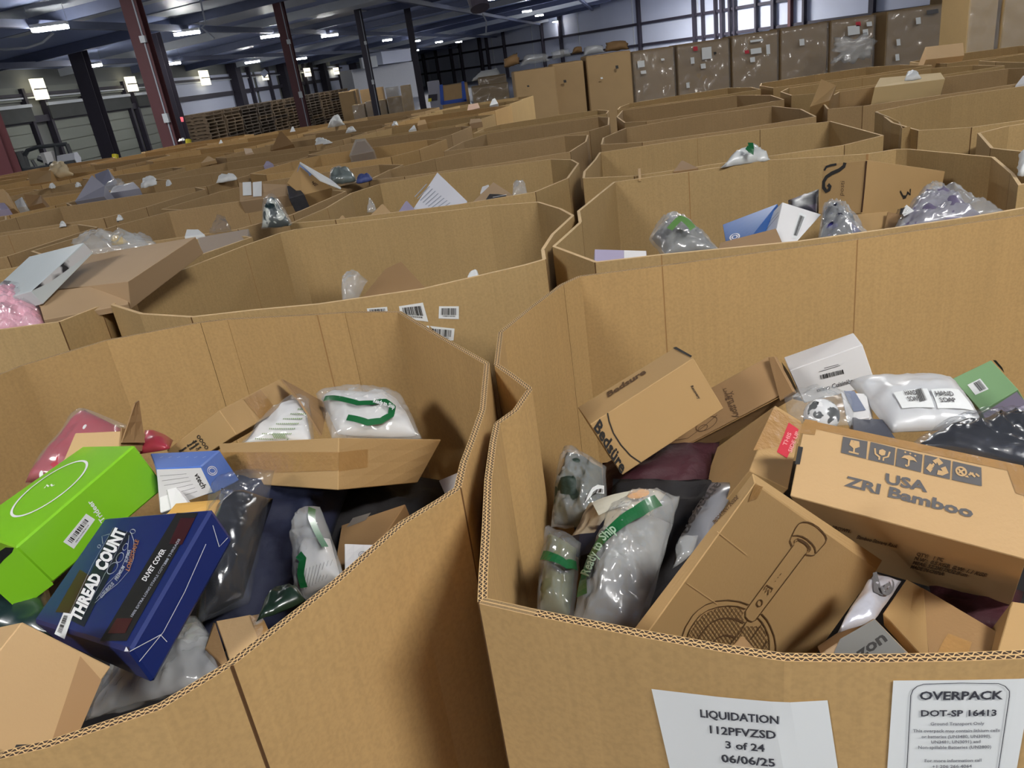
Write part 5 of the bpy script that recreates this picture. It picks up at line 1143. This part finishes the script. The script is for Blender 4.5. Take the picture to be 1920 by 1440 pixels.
cb = soft('clear_bag', 'crinkled clear bag with a black and white patterned ball behind the big lettered carton', 'bag', [(1478, 792, 1.30), (1600, 800, 1.28), (1600, 742, 1.42), (1470, 742, 1.44)], .03, FILM, seed=40, crum=.015, n=34, csc=24)
bm = bmesh.new(); bmesh.ops.create_uvsphere(bm, u_segments=20, v_segments=12, radius=.030)
me = bpy.data.meshes.new('patterned_ball'); bm.to_mesh(me); bm.free(); me.materials.append(stain('ball_pattern', (225, 225, 225), (22, 22, 24), 55, .5, .02, coat=.4))
for p in me.polygons: p.use_smooth = True
o = bpy.data.objects.new('patterned_ball', me); COL.objects.link(o); o.location = PD(1540, 780, 1.33); tag(o, 'round black and white patterned ball seen through clear plastic', 'ball')
pb = qcarton('white_box', 'white framed box with a grey picture beside the frosted pouch', 'box', [(1588, 790, 1.33), (1630, 782, 1.31), (1625, 738, 1.38), (1576, 735, 1.40)], .03, WHITE)
patch('picture', pb.front, [(1601, 773), (1624, 770), (1602, 734), (1582, 734)], mat('picture_grey', (120, 128, 150), .4, var=.2, scale=30), pb.o, .001, 1)
qcarton('grey_box', 'dark grey and black box under the frosted pouch', 'box', [(1600, 815, 1.26), (1680, 822, 1.25), (1655, 786, 1.31), (1598, 782, 1.33)], .03, mat('charcoal_card', (62, 64, 74), .4, var=.1))
qcarton('white_box', 'lavender-grey box side below the sage green box at the right edge', 'box', [(1840, 812, 1.36), (1990, 790, 1.33), (1960, 742, 1.42), (1850, 790, 1.42)], .05, LAV)
soft('maroon_garment', 'dark maroon cloth in the shadow under the big lettered carton', 'garment', [(1760, 1180, 1.14), (1900, 1180, 1.1), (1920, 1110, 1.2), (1740, 1090, 1.24)], .02, MAROON, seed=41, crum=.02, n=12)
soft('black_bundle', 'black bundle filling the bottom of the right foreground bin', 'bundle', None, .08, DARKF, world=[(.05, .72, .84), (1.2, .66, .80), (1.3, 1.55, .86), (.1, 1.6, .9)], seed=42, crum=.03, n=14)  # added black layer, keeps the gaps down to the floor dark
# paper labels on the right foreground bin's outer wall
rimf = [v for v in (PZ(1000, 1155), PZ(1200, 1195), PZ(1350, 1222), PZ(1470, 1240), PZ(1640, 1243), PZ(1800, 1240), PZ(1920, 1236))] + [Vector((.62, .447, 1.35))]
ws = wallsurf([tuple(p) for p in rimf])
binR = [o for o in COL.objects if o.get('label', '').endswith('two white paper labels')][0]
pls = {}
def wlab(pts, n): return patch('paper_label', ws, pts, PAPER, binR, .0012, n)
pl1 = wlab([(1258, 1446), (1573, 1455), (1551, 1311), (1222, 1290)], 10)
TXT = mat('label_ink', (58, 58, 64), .6, var=0)
for s_, A, B, C in [('LIQUIDATION', (1314, 1341), (1460, 1354), (1313, 1327)), ('112PFVZSD', (1332, 1371), (1455, 1382), (1331, 1357)), ('3 of 24', (1361, 1399), (1434, 1406), (1360, 1386)), ('06/06/25', (1354, 1425), (1454, 1434), (1352, 1411))]:
    text('lettering', ws, s_, A, B, C, TXT, pl1, .02, .0022)
pl2 = wlab([(1662, 1450), (1903, 1450), (1935, 1269), (1674, 1274)], 10)
strokes('printed_frame', ws, [([(1698, 1450), (1706, 1300), (1710, 1290), (1718, 1283), (1730, 1279), (1800, 1277), (1870, 1278), (1882, 1283), (1890, 1292), (1890, 1302), (1868, 1450)], False)], .0007, TXT, pl2, .0022)
for s_, A, B, C in [('OVERPACK', (1722, 1308), (1878, 1307), (1723, 1293)), ('DOT-SP 16413', (1725, 1339), (1866, 1338), (1725, 1328))]:
    text('lettering', ws, s_, A, B, C, TXT, pl2, .025, .0022)
for s_, y, x0, x1 in [('Ground Transport Only', 1356, 1743, 1843), ('This overpack may contain lithium cells', 1369, 1710, 1872), ('or batteries (UN3480, UN3090),', 1380, 1726, 1856), ('UN3481, UN3091) and', 1390, 1744, 1836), ('Non-spillable Batteries (UN2800)', 1400, 1720, 1856), ('For more information call', 1425, 1732, 1838), ('+1 206 266 4064', 1436, 1746, 1820)]:
    text('small_print', ws, s_, (x0, y), (x1, y - 1), (x0, y - 5.5), mat('label_ink_soft', (120, 120, 124), .6, var=0), pl2, .015, .0022)
# barcode labels on the bin behind
bin2 = [o for o in COL.objects if 'barcode labels on its front' in o.get('label', '')][0]
ws2 = wallsurf([tuple(PZ(*p)) for p in [(480, 582), (596, 571), (792, 542), (986, 497)]])
for i, q in enumerate([[(752, 596), (803, 603), (793, 567), (748, 574)], [(822, 597), (860, 598), (860, 574), (823, 574)], [(800, 640), (850, 638), (852, 616), (800, 610)], [(690, 592), (728, 592), (726, 575), (688, 578)]]):
    sticker(ws2, q, bin2, 20 + i, code=(.12, .3, .9, .85), n=2, off=.0015)
# ================================================================== contents of the bins behind
# swirl-printed carton bin
bc = carton('tan_carton', 'big tan carton with a dark swirl print, behind the right foreground bin', 'carton', HB['r2big'], CART)
strokes('printed_swirl', bc.front, [([(1546, 320), (1550, 313), (1558, 310), (1569, 308)], False)], .007, INK, bc.o, .002)
strokes('printed_swirl', bc.front, [([(1585, 305), (1583, 312), (1574, 319), (1560, 325), (1550, 332), (1545, 341), (1545, 352), (1550, 359), (1555, 356), (1557, 350), (1553, 346)], False)], .0115, INK, bc.o, .002)
text('lettering', bc.front, 'posti', (1581, 367), (1584, 340), (1573, 366), INKB, bc.o, .0); strokes('box_seam', bc.front, [([(1625, 302), (1621, 350), (1616, 398)], False)], .006, mat('seam_brown', (70, 42, 20), .9, var=0), bc.o, .002)
strokes('printed_swirl', bc.right, [([(1687, 358), (1692, 368), (1698, 368), (1702, 360)], False), ([(1700, 360), (1706, 365), (1706, 354)], False), ([(1692, 372), (1698, 370)], False)], .006, INK, bc.o, .002)
_q = [PD(*p) for p in [(1450, 456, 2.17), (1492, 455, 2.15), (1540, 402, 2.27), (1467, 379, 2.37)]]; _v = PD(1415, 433, 2.42) - _q[3]
wh = carton('white_box', 'white carton with a shipping label beside the blue box behind the right foreground bin', 'box', _q + [p + _v for p in _q], WHITE)
sticker(wh.front, [(1484, 446), (1494, 448), (1512, 404), (1499, 398)], wh.o, 30, code=(.2, .1, .85, .9), lines=False, n=1)
strokes('small_print', wh.left, [([(1428, 434), (1460, 398)], False), ([(1433, 436), (1460, 404)], False)], .003, INKG, wh.o)
qcarton('blue_box', 'blue flat box with a white ring print in the bin behind the right foreground bin', 'box', [(1362, 462, 2.22), (1412, 440, 2.22), (1458, 382, 2.42), (1355, 421, 2.40)], .06, mat('royal_blue_card', (40, 92, 160), .4, var=.08))
bo = [o for o in COL.objects if o.get('label', '').startswith('blue flat box')][0]
sfb = Surf(bil(PD(1362, 462, 2.22), PD(1412, 440, 2.22), PD(1458, 382, 2.42), PD(1355, 421, 2.40))); strokes('printed_ring', sfb, [(ell(1378, 446, 9, 6, -20, n=18), True), (ell(1378, 446, 5, 3, -20, n=12), True)], .004, WHITEP, bo, .003)
soft('dark_magazine', 'dark printed magazine pack standing behind the white carton', 'magazine', [(1478, 398, 2.50), (1535, 408, 2.45), (1535, 355, 2.60), (1478, 375, 2.60)], .01, stain('magazine_print', (34, 32, 44), (110, 100, 118), 14, .6, .04), seed=43, crum=.01, n=8)
m1 = soft('grey_mailer', 'clear crinkled mailer with dark goods and a green mark behind the right foreground bin', 'mailer', [(1250, 480, 2.18), (1348, 468, 2.16), (1268, 408, 2.45), (1222, 448, 2.30)], .05, mat('smoke_goods', (92, 90, 86), .5, var=.3, scale=10, coat=.4), seed=44, crum=.03, n=18)
pillow('plastic_film', [(1244, 484, 2.16), (1352, 470, 2.14), (1262, 402, 2.45), (1216, 450, 2.30)], .055, FILMH, m1.o, crum=.025, seed=45, n=34, csc=18)
bagstrip(m1, [(1265, 470), (1280, 464), (1296, 468)], .02, mat('leaf_green', (90, 130, 70), .5, var=0), .05)
lv = qcarton('lavender_box', 'small lavender and white box just inside the near corner behind the right foreground bin', 'box', [(1115, 496, 2.02), (1213, 488, 2.03), (1212, 470, 2.06), (1115, 467, 2.06)], .06, LAV)
patch('white_end', lv.front, [(1170, 492), (1212, 487), (1211, 471), (1170, 470)], WHITE, lv.o, .001, 1)
t1 = qcarton('tan_carton', 'tan carton in clear tape below the white and blue boxes', 'carton', [(1345, 470, 2.12), (1470, 462, 2.10), (1455, 428, 2.20), (1350, 455, 2.18)], .06, CARTD)
t2 = qcarton('tan_carton', 'small tan carton with a worn corner right of the shiny black wrapped pack', 'carton', [(1600, 450, 2.18), (1660, 440, 2.18), (1665, 396, 2.32), (1590, 403, 2.32)], .06, CART)
t3 = qcarton('tan_carton', 'small tan carton below the purple wrapped item', 'carton', [(1655, 445, 2.14), (1700, 435, 2.14), (1690, 402, 2.26), (1664, 397, 2.28)], .05, CARTD)
n1 = soft('wrapped_pack', 'shiny black and navy pack in crinkled clear wrap behind the right foreground bin', 'pack', [(1536, 455, 2.12), (1625, 440, 2.12), (1580, 405, 2.26), (1545, 392, 2.30)], .04, stain('navy_pack', (18, 20, 44), (60, 56, 120), 18, .58, .05, .2, .8), seed=46, crum=.03, n=16)
pillow('plastic_film', [(1532, 458, 2.10), (1630, 440, 2.10), (1582, 398, 2.26), (1543, 386, 2.30)], .045, FILMH, n1.o, crum=.03, seed=47, n=30, csc=22)
n2 = soft('wrapped_pack', 'purple-grey item in shiny clear wrap with a pointed right end', 'pack', [(1672, 440, 2.10), (1850, 420, 2.06), (1800, 385, 2.20), (1735, 362, 2.34)], .05, mat('purple_goods', (104, 96, 120), .35, var=.2, scale=10, coat=.6), seed=48, crum=.03, n=20)
pillow('plastic_film', [(1665, 445, 2.09), (1885, 396, 2.06), (1790, 378, 2.24), (1742, 352, 2.36)], .055, FILMH, n2.o, crum=.03, seed=49, n=40, csc=18)
sticker(n2.front, [(1686, 420), (1698, 422), (1704, 408), (1694, 403)], n2.o, 31, code=(.2, .1, .9, .9), lines=False, n=1, off=.03)
# middle bin behind the left foreground bin
qcarton('tan_carton', 'tan carton corner standing alone in the bin with barcode labels', 'carton', [(672, 565, 2.05), (806, 548, 2.10), (752, 490, 2.30), (722, 504, 2.26)], .08, CARTD)
soft('clear_bag', 'small twist of clear plastic beside the tan carton corner in the bin with barcode labels', 'bag', [(642, 572, 2.03), (668, 568, 2.03), (690, 526, 2.15), (642, 526, 2.15)], .04, FILMH, seed=50, crum=.04, n=14)
soft('paper_scrap', 'small white torn paper scrap by the near wall of the bin with barcode labels', 'paper', [(874, 536, 2.12), (902, 530, 2.12), (895, 508, 2.2), (880, 516, 2.2)], .01, PAPER, seed=51, crum=.02, n=8)
# pink bubble wrap bin
PINK = mat('pink_bubble', (232, 168, 184), .3, var=.15, scale=40, bump=.7, bscale=60, coat=.4)
pk_ = soft('bubble_wrap', 'shiny pink bubble wrap bundle at the left picture edge', 'bubble wrap', [(-60, 640, 2.16), (92, 622, 2.18), (64, 548, 2.34), (-50, 560, 2.32)], .07, PINK, seed=52, crum=.03, n=50, csc=22)
pillow('plastic_film', [(-64, 645, 2.15), (98, 626, 2.17), (66, 542, 2.34), (-50, 555, 2.32)], .075, FILM, pk_.o, crum=.03, seed=53, n=34, csc=22)
nw = carton('white_box', 'white flat box with a black and white picture side beside the pink bubble wrap', 'box', HB['n1white'], mat('white_box_grey', (196, 204, 204), .4, var=.04))
patch('picture_side', nw.right, [(92, 530), (172, 472), (158, 458), (60, 545)], stain('photo_print', (200, 200, 200), (30, 30, 36), 9, .5, .05, dist=1.2), nw.o, .001, 3)
poly('dark_print', nw.front, [(0, 536), (8, 526), (22, 528), (14, 534), (20, 540), (2, 545)], INKG, nw.o)
nt2 = carton('tan_carton', 'large tan carton lying in the bin with pink bubble wrap', 'carton', HB['n1tan'], CARTG)
tf2 = qb('carton_front', [(82, 600, 2.16), (240, 570, 2.22), (238, 530, 2.30), (68, 548, 2.28)], .02, CARTG, nt2.o, n=2)
soft('clear_film', 'crinkled clear film with shine lying behind the white flat box', 'plastic film', [(168, 478, 2.62), (288, 470, 2.60), (262, 452, 2.75), (132, 456, 2.78)], .05, FILMH, seed=54, crum=.035, n=34, csc=18)
soft('clear_film', 'shiny clear film draped over the large tan carton beside the yellow pack', 'plastic film', [(236, 472, 2.62), (300, 466, 2.62), (284, 450, 2.75), (214, 456, 2.75)], .03, FILMH, seed=55, crum=.03, n=28, csc=18)
soft('yellow_pack', 'small yellow pack on the crinkled film', 'pack', [(210, 460, 2.66), (244, 456, 2.66), (222, 447, 2.74), (208, 448, 2.74)], .02, mat('yellow_poly', (206, 168, 50), .4), seed=56, crum=.01, n=8)
cf = qcarton('clear_wrapped_box', 'clear film-wrapped tan carton beside the large tan carton', 'carton', [(382, 490, 2.90), (468, 474, 2.92), (464, 430, 3.02), (372, 446, 2.98)], .05, CARTD)
wrapbox(cf)
# third row, middle column
w3 = qcarton('white_box', 'white carton printed with rows of text standing on its corner in the middle bins', 'box', [(757, 418, 3.35), (862, 405, 3.35), (876, 377, 3.45), (820, 323, 3.62)], .08, mat('white_text_card', (226, 226, 232), .4, var=.03), n=2)
sfw = Surf(bil(PD(757, 418, 3.35), PD(862, 405, 3.35), PD(876, 377, 3.45), PD(820, 323, 3.62)))
# leaning square face seen as a diamond
for k in range(9): strokes('small_print', sfw, [([(800 + k * 5.5, 352 + k * 4.4 - 6), (778 + k * 5, 376 + k * 3.6 - 6)], False)], .005, mat('pale_print', (160, 166, 176), .6, var=0), w3.o, .003)
fl3 = qb('white_flap', [(742, 404, 3.3), (785, 400, 3.3), (763, 376, 3.45), (760, 378, 3.46)], .01, LAV, w3.o, n=1)
d3 = qcarton('tan_carton', 'tan carton with a black printed panel leaning right of the white text carton', 'carton', [(862, 402, 3.30), (968, 390, 3.32), (966, 368, 3.42), (925, 341, 3.55)], .06, CARTG)
patch('black_panel', d3.front, [(900, 392), (958, 378), (948, 366), (918, 364)], mat('panel_black', (44, 42, 42), .5, var=.1), d3.o, .001, 2)
for k in range(4): strokes('small_print', d3.front, [([(912 + k * 4, 386 - k * 5), (944 + k * 2, 378 - k * 4)], False)], .004, WHITEP, d3.o, .003)
soft('clear_bag', 'small shiny clear bag right of the carton with the black panel', 'bag', [(960, 372, 3.4), (992, 368, 3.4), (984, 350, 3.5), (962, 352, 3.5)], .04, FILMH, seed=58, crum=.05, n=12)
soft('clear_bag', 'small clear plastic tip left of the gabled tan carton in the middle bins', 'bag', [(688, 400, 3.4), (708, 398, 3.4), (700, 380, 3.5), (692, 376, 3.5)], .02, FILMH, seed=59, crum=.04, n=10)
qcarton('tan_carton', 'gable of a tan carton left of the white text carton', 'carton', [(684, 414, 3.3), (742, 408, 3.3), (718, 382, 3.45), (714, 384, 3.45)], .08, CARTL, n=1)
qcarton('tan_carton', 'small tan carton tip at the left end of the white text carton\'s bin', 'carton', [(628, 420, 3.25), (654, 417, 3.25), (643, 403, 3.35), (639, 405, 3.35)], .05, CARTL, n=1)
qcarton('white_box', 'small pale round box end behind the carton with the black panel', 'box', [(900, 362, 3.5), (918, 356, 3.5), (916, 346, 3.55), (904, 350, 3.55)], .05, WHITE, n=1)
z3 = soft('camouflage_bag', 'clear bag with dark green and white patterned goods standing in the left-hand bins', 'bag', [(492, 428, 3.05), (546, 422, 3.05), (524, 384, 3.15), (503, 378, 3.18)], .06, stain('leaf_pattern', (196, 200, 190), (28, 44, 44), 13, .5, .03, .3, .7, 1.5), seed=60, crum=.03, n=16)
pillow('plastic_film', [(490, 430, 3.04), (550, 422, 3.04), (528, 380, 3.15), (500, 374, 3.18)], .065, FILM, z3.o, crum=.025, seed=61, n=24, csc=18)
# scattered things peeking out further back
def pk2(name, lab, cat, pts, m, t=.08, z=1.35, lean=.10, soft_=False, crum=.02, seed=1, **k):
    """item peeking over a rim: lower edge near the rim level, the upper edge a little further away"""
    d0 = min(zr(*p[:2], z) for p in pts[:2]); dd = [d0, d0, d0 + lean, d0 + lean]
    q = [(p[0], p[1], d) for p, d in zip(pts, dd)]
    if soft_: return soft(name, lab, cat, q, t * .3, m, crum=min(crum, .035), csc=18, seed=seed, n=14, edge=.25, pw=.35, **k)
    return qcarton(name, lab, cat, q, t, m, n=1, **k)
pk2('grey_box', 'grey box with an open flap standing in the bins at the far left', 'box', [(140, 378), (195, 368), (196, 348), (172, 328)], GREYC, .2)
pk2('grey_box', 'grey lid-like box leaning on the open grey box at the far left', 'box', [(186, 352), (214, 346), (203, 317), (177, 327)], mat('slate_grey_card', (140, 142, 160), .4, var=.06), .12)
pk2('grey_box', 'flat grey box right of the leaning grey ones at the far left', 'box', [(206, 362), (262, 353), (250, 341), (212, 350)], GREYC, .1)
pk2('clear_bag', 'clear and white crumpled bag under the leaning grey box at the far left', 'bag', [(190, 362), (236, 350), (228, 336), (204, 342)], FILMH, .08, soft_=True, seed=3)
pk2('white_bag', 'crumpled white plastic bag right of the grey boxes at the far left', 'bag', [(264, 354), (294, 346), (292, 332), (270, 338)], PAPER, .1, soft_=True, seed=4)
pk2('picture_box', 'small white box with grey print at the far left', 'box', [(32, 390), (50, 386), (41, 369), (27, 378)], PAPER, .08)
pk2('tan_carton', 'small brown carton beside the printed white box at the far left', 'carton', [(52, 388), (80, 380), (76, 366), (44, 364)], CARTD, .15)
pk2('framed_sheet', 'white sheet in a pale wood frame at the left picture edge', 'frame', [(-8, 400), (26, 390), (6, 354), (-10, 356)], CARTL, .05)
pk2('lavender_box', 'lavender box corner at the left picture edge', 'box', [(-10, 396), (17, 391), (8, 380), (-10, 381)], LAV, .05, z=1.37)
pk2('tan_carton', 'tan carton standing in the last bins before the forklift', 'carton', [(56, 346), (96, 340), (95, 319), (52, 322)], CART, .3, z=1.36)
pk2('crumpled_paper', 'crumpled tan and white paper heap before the forklift', 'paper', [(92, 338), (138, 328), (120, 304), (98, 310)], mat('paper_cream', (216, 198, 160), .6, var=.1), .2, soft_=True, crum=.15, seed=6, z=1.36)
pk2('foam_pieces', 'row of white foam lumps showing in the left-hand bins', 'foam', [(406, 343), (444, 337), (442, 331), (412, 335)], PAPER, .1, soft_=True, seed=7)
wt = pk2('open_box', 'open tan box with two white packs, left of the leaning blue-pictured carton', 'box', [(450, 378), (540, 366), (538, 346), (448, 342)], CARTG, .2)
patch('white_pack', wt.front, [(456, 368), (472, 367), (471, 342), (455, 343)], PAPER, wt.o, .004, 1); patch('white_pack', wt.front, [(475, 370), (491, 369), (491, 341), (474, 343)], PAPER, wt.o, .004, 1)
pk2('grey_mat', 'dark speckled item right of the open box with white packs', 'item', [(542, 372), (570, 364), (560, 352), (538, 348)], mat('dark_speckle', (58, 58, 62), .6, var=.4, scale=60), .08)
lc = pk2('tan_carton', 'tan carton with a blue picture leaning up out of the left-hand bins', 'carton', [(566, 366), (622, 352), (562, 304), (538, 343)], CART, .10, lean=.06)
patch('blue_picture', lc.front, [(557, 325), (582, 331), (586, 326), (562, 308)], mat('blue_picture', (120, 140, 180), .4, var=.15, scale=8), lc.o, .003, 1)
text('lettering', lc.front, 'HOME', (571, 335), (592, 350), (575, 331), INKB, lc.o, .03, .003)
pk2('white_flap', 'thin white flap edge at the right end of the leaning carton with the blue picture', 'board', [(600, 336), (640, 352), (620, 336), (562, 303)], PAPER, .01, z=1.37)
c1 = pk2('clear_bag', 'shiny clear bag with dark contents right of the leaning carton', 'bag', [(618, 346), (672, 340), (654, 320), (622, 326)], mat('smoky_goods', (110, 120, 118), .35, var=.4, scale=7, coat=.7), .12, soft_=True, crum=.08, seed=9)
pillow('plastic_film', [(614, 349, zr(640, 348) - .03), (674, 343, zr(640, 348) - .03), (655, 318, zr(640, 348) + .07), (621, 322, zr(640, 348) + .07)], .04, FILMH, c1.o, crum=.04, seed=10, n=18)
pk2('blue_bag', 'small blue bag at the right end of the shiny clear bag', 'bag', [(668, 345), (700, 338), (694, 331), (674, 333)], mat('denim_blue', (66, 78, 130), .5, var=.3), .08, soft_=True, seed=11)
wr3 = pk2('clear_wrapped_box', 'clear-wrapped brown carton sticking up in the middle of the field of bins', 'carton', [(658, 292), (700, 284), (684, 264), (668, 266)], CARTD, .15)
wrapbox(wr3, g=.02)
pk2('white_film', 'white plastic film strip hanging in a far bin left of the wrapped carton', 'plastic film', [(592, 274), (624, 268), (612, 263), (592, 259)], PAPER, .05, soft_=True, seed=14, crum=.1)
pk2('white_bag', 'bright white crumpled bag rising above the farthest bins beside the pallets', 'bag', [(614, 240), (646, 234), (636, 219), (628, 222)], PAPER, .2, soft_=True, seed=15, crum=.15)
pk2('white_bag', 'small white bag in the far bins, right of the big crumpled one', 'bag', [(648, 250), (668, 246), (664, 241), (654, 243)], PAPER, .1, soft_=True, seed=16)
pk2('tan_carton', 'brown peaked carton rising among the far bins before the pallets', 'carton', [(508, 282), (550, 270), (528, 246), (524, 247)], CARTD, .15)
pk2('white_scrap', 'small white triangle of paper before the brown peaked carton', 'paper', [(516, 271), (536, 268), (528, 263), (525, 263)], PAPER, .03, z=1.37)
pk2('white_scrap', 'pointed white scrap in the last row of bins right of the brown peaked carton', 'paper', [(543, 249), (554, 246), (550, 237), (547, 238)], PAPER, .03)
pk2('white_scrap', 'tiny white scrap in the last row of bins at the left end of the pallets', 'paper', [(410, 270), (418, 268), (415, 262), (413, 262)], PAPER, .03)
pk2('board_scrap', 'pale triangular board corner in a far bin left of centre', 'board', [(376, 306), (405, 300), (393, 293), (389, 293)], CARTL, .03)
pk2('board_scrap', 'pale lilac board corner in a far bin above the open box with white packs', 'board', [(494, 311), (512, 307), (504, 302), (499, 302)], LAV, .03)
pk2('board_scrap', 'pale crumpled board end in a far bin left of the brown peaked carton', 'board', [(460, 289), (474, 285), (471, 278), (457, 278)], mat('board_cream', (216, 190, 160), .7), .05)
pk2('white_scrap', 'small white peak in a far bin above the middle bins', 'paper', [(766, 245), (780, 241), (777, 234), (774, 236)], PAPER, .04)
pk2('tan_carton', 'small tan carton in the far bins near the fourth column', 'carton', [(782, 236), (800, 232), (797, 224), (784, 226)], CARTL, .15)
pk2('board_scrap', 'pale crumpled board pieces before the blue-taped carton', 'board', [(876, 208), (900, 202), (896, 193), (878, 196)], mat('board_pinkish', (214, 180, 156), .7), .1)
pk2('white_scrap', 'small white paper peak before the low wrapped load', 'paper', [(918, 198), (934, 194), (928, 184), (923, 186)], PAPER, .05)
pk2('board_scrap', 'grey board flap in the far bins below the blue-taped carton', 'board', [(880, 232), (904, 228), (900, 222), (882, 223)], CARTG, .05)
pk2('white_scrap', 'white sheet end low in the left-hand bins beside the film-wrapped carton', 'box', [(346, 444), (384, 440), (372, 430), (350, 430)], PAPER, .05)
pk2('clear_bag', 'peaked clear plastic bag behind the film-wrapped carton in the left-hand bins', 'bag', [(392, 440), (436, 434), (424, 410), (412, 408)], FILMG, .06, soft_=True, seed=19, crum=.06)
for i, (x, y, lab) in enumerate([(146, 348, 'white speck of paper left of the grey boxes'), (316, 345, 'small white scrap right of the crumpled white bag'), (225, 412, 'white glint of plastic below the grey boxes'), (118, 423, 'tiny cream scrap at the far left rims'), (98, 350, 'small white fold at the far left behind the brown carton'), (340, 262, 'pale scrap on the last row of bins'), (740, 233, 'pale scrap right of the white bags in the far bins')]):
    pk2('paper_scrap', lab, 'paper', [(x - 6, y + 4), (x + 7, y + 1), (x + 5, y - 3), (x - 2, y - 2)], PAPER, .03, soft_=True, seed=30 + i, crum=.06)
# right-hand bins
wc = pk2('white_bag', 'crumpled white bag with a green mark in the bin behind the swirl-printed carton', 'bag', [(1354, 314), (1447, 300), (1425, 284), (1395, 282)], mat('white_poly_gloss', (214, 216, 214), .35, var=.05, coat=.5), .10, soft_=True, crum=.03, seed=21)
bagstrip(wc, [(1396, 290), (1404, 294), (1402, 300)], .02, GREENP, .04)
pk2('tan_carton', 'tan carton corner left of the crumpled white bag with a green mark', 'carton', [(1262, 322), (1310, 315), (1281, 301), (1277, 301)], CARTD, .1)
pk2('board_strip', 'thin pale board strip sticking up at the left end of the white bag\'s bin', 'board', [(1197, 336), (1202, 335), (1201, 315), (1196, 316)], CARTL, .01)
tx = pk2('tan_carton', 'taped tan carton sticking up between the columns at the right', 'carton', [(1519, 200), (1556, 188), (1568, 160), (1540, 148)], CART, .15)
pk2('pale_box', 'pale flat carton lying on top of a bin at the far right', 'carton', [(1640, 164), (1772, 148), (1764, 136), (1650, 146)], mat('pale_board', (216, 190, 140), .6, var=.04), .3, z=1.36)
pk2('white_bag', 'white bundle on the pale flat carton at the far right', 'bag', [(1696, 152), (1726, 148), (1718, 140), (1700, 141)], PAPER, .1, soft_=True, seed=22, z=1.42)
pk2('tan_carton', 'light tan carton standing before the wrapped cartons at the far right', 'carton', [(1736, 112), (1808, 104), (1806, 80), (1735, 88)], CARTL, .2, z=1.38)
pk2('white_box', 'white box corner at the right picture edge above the far bins', 'box', [(1904, 160), (1940, 152), (1936, 136), (1918, 142)], WHITE, .1)
pk2('white_bag', 'white item with a black mark at the right picture edge beside the swirl-printed carton', 'bag', [(1906, 330), (1960, 326), (1955, 282), (1912, 290)], PAPER, .1, soft_=True, seed=24)
# torn curled flap on the bin at the right
fp_ = [PZ(1640, 218, 1.34), PZ(1662, 228, 1.33), PZ(1678, 236, 1.31), PZ(1690, 250, 1.34)]
vs, fs = [], []
for i, p in enumerate(fp_ + [PZ(1712, 246, 1.34)]):
    vs += [p + Vector((0, -.004, -.16)), p + Vector((.0, -.03 * math.sin(i), .02))]
for i in range(4): fs.append((2 * i, 2 * i + 2, 2 * i + 3, 2 * i + 1))
o = mk('torn_flap', vs, fs, KB2, None, loc=fp_[0]); md = o.modifiers.new('s', 'SOLIDIFY'); md.thickness = .008
tag(o, 'torn curled strip of board hanging on the corner of a bin at the right', 'board')
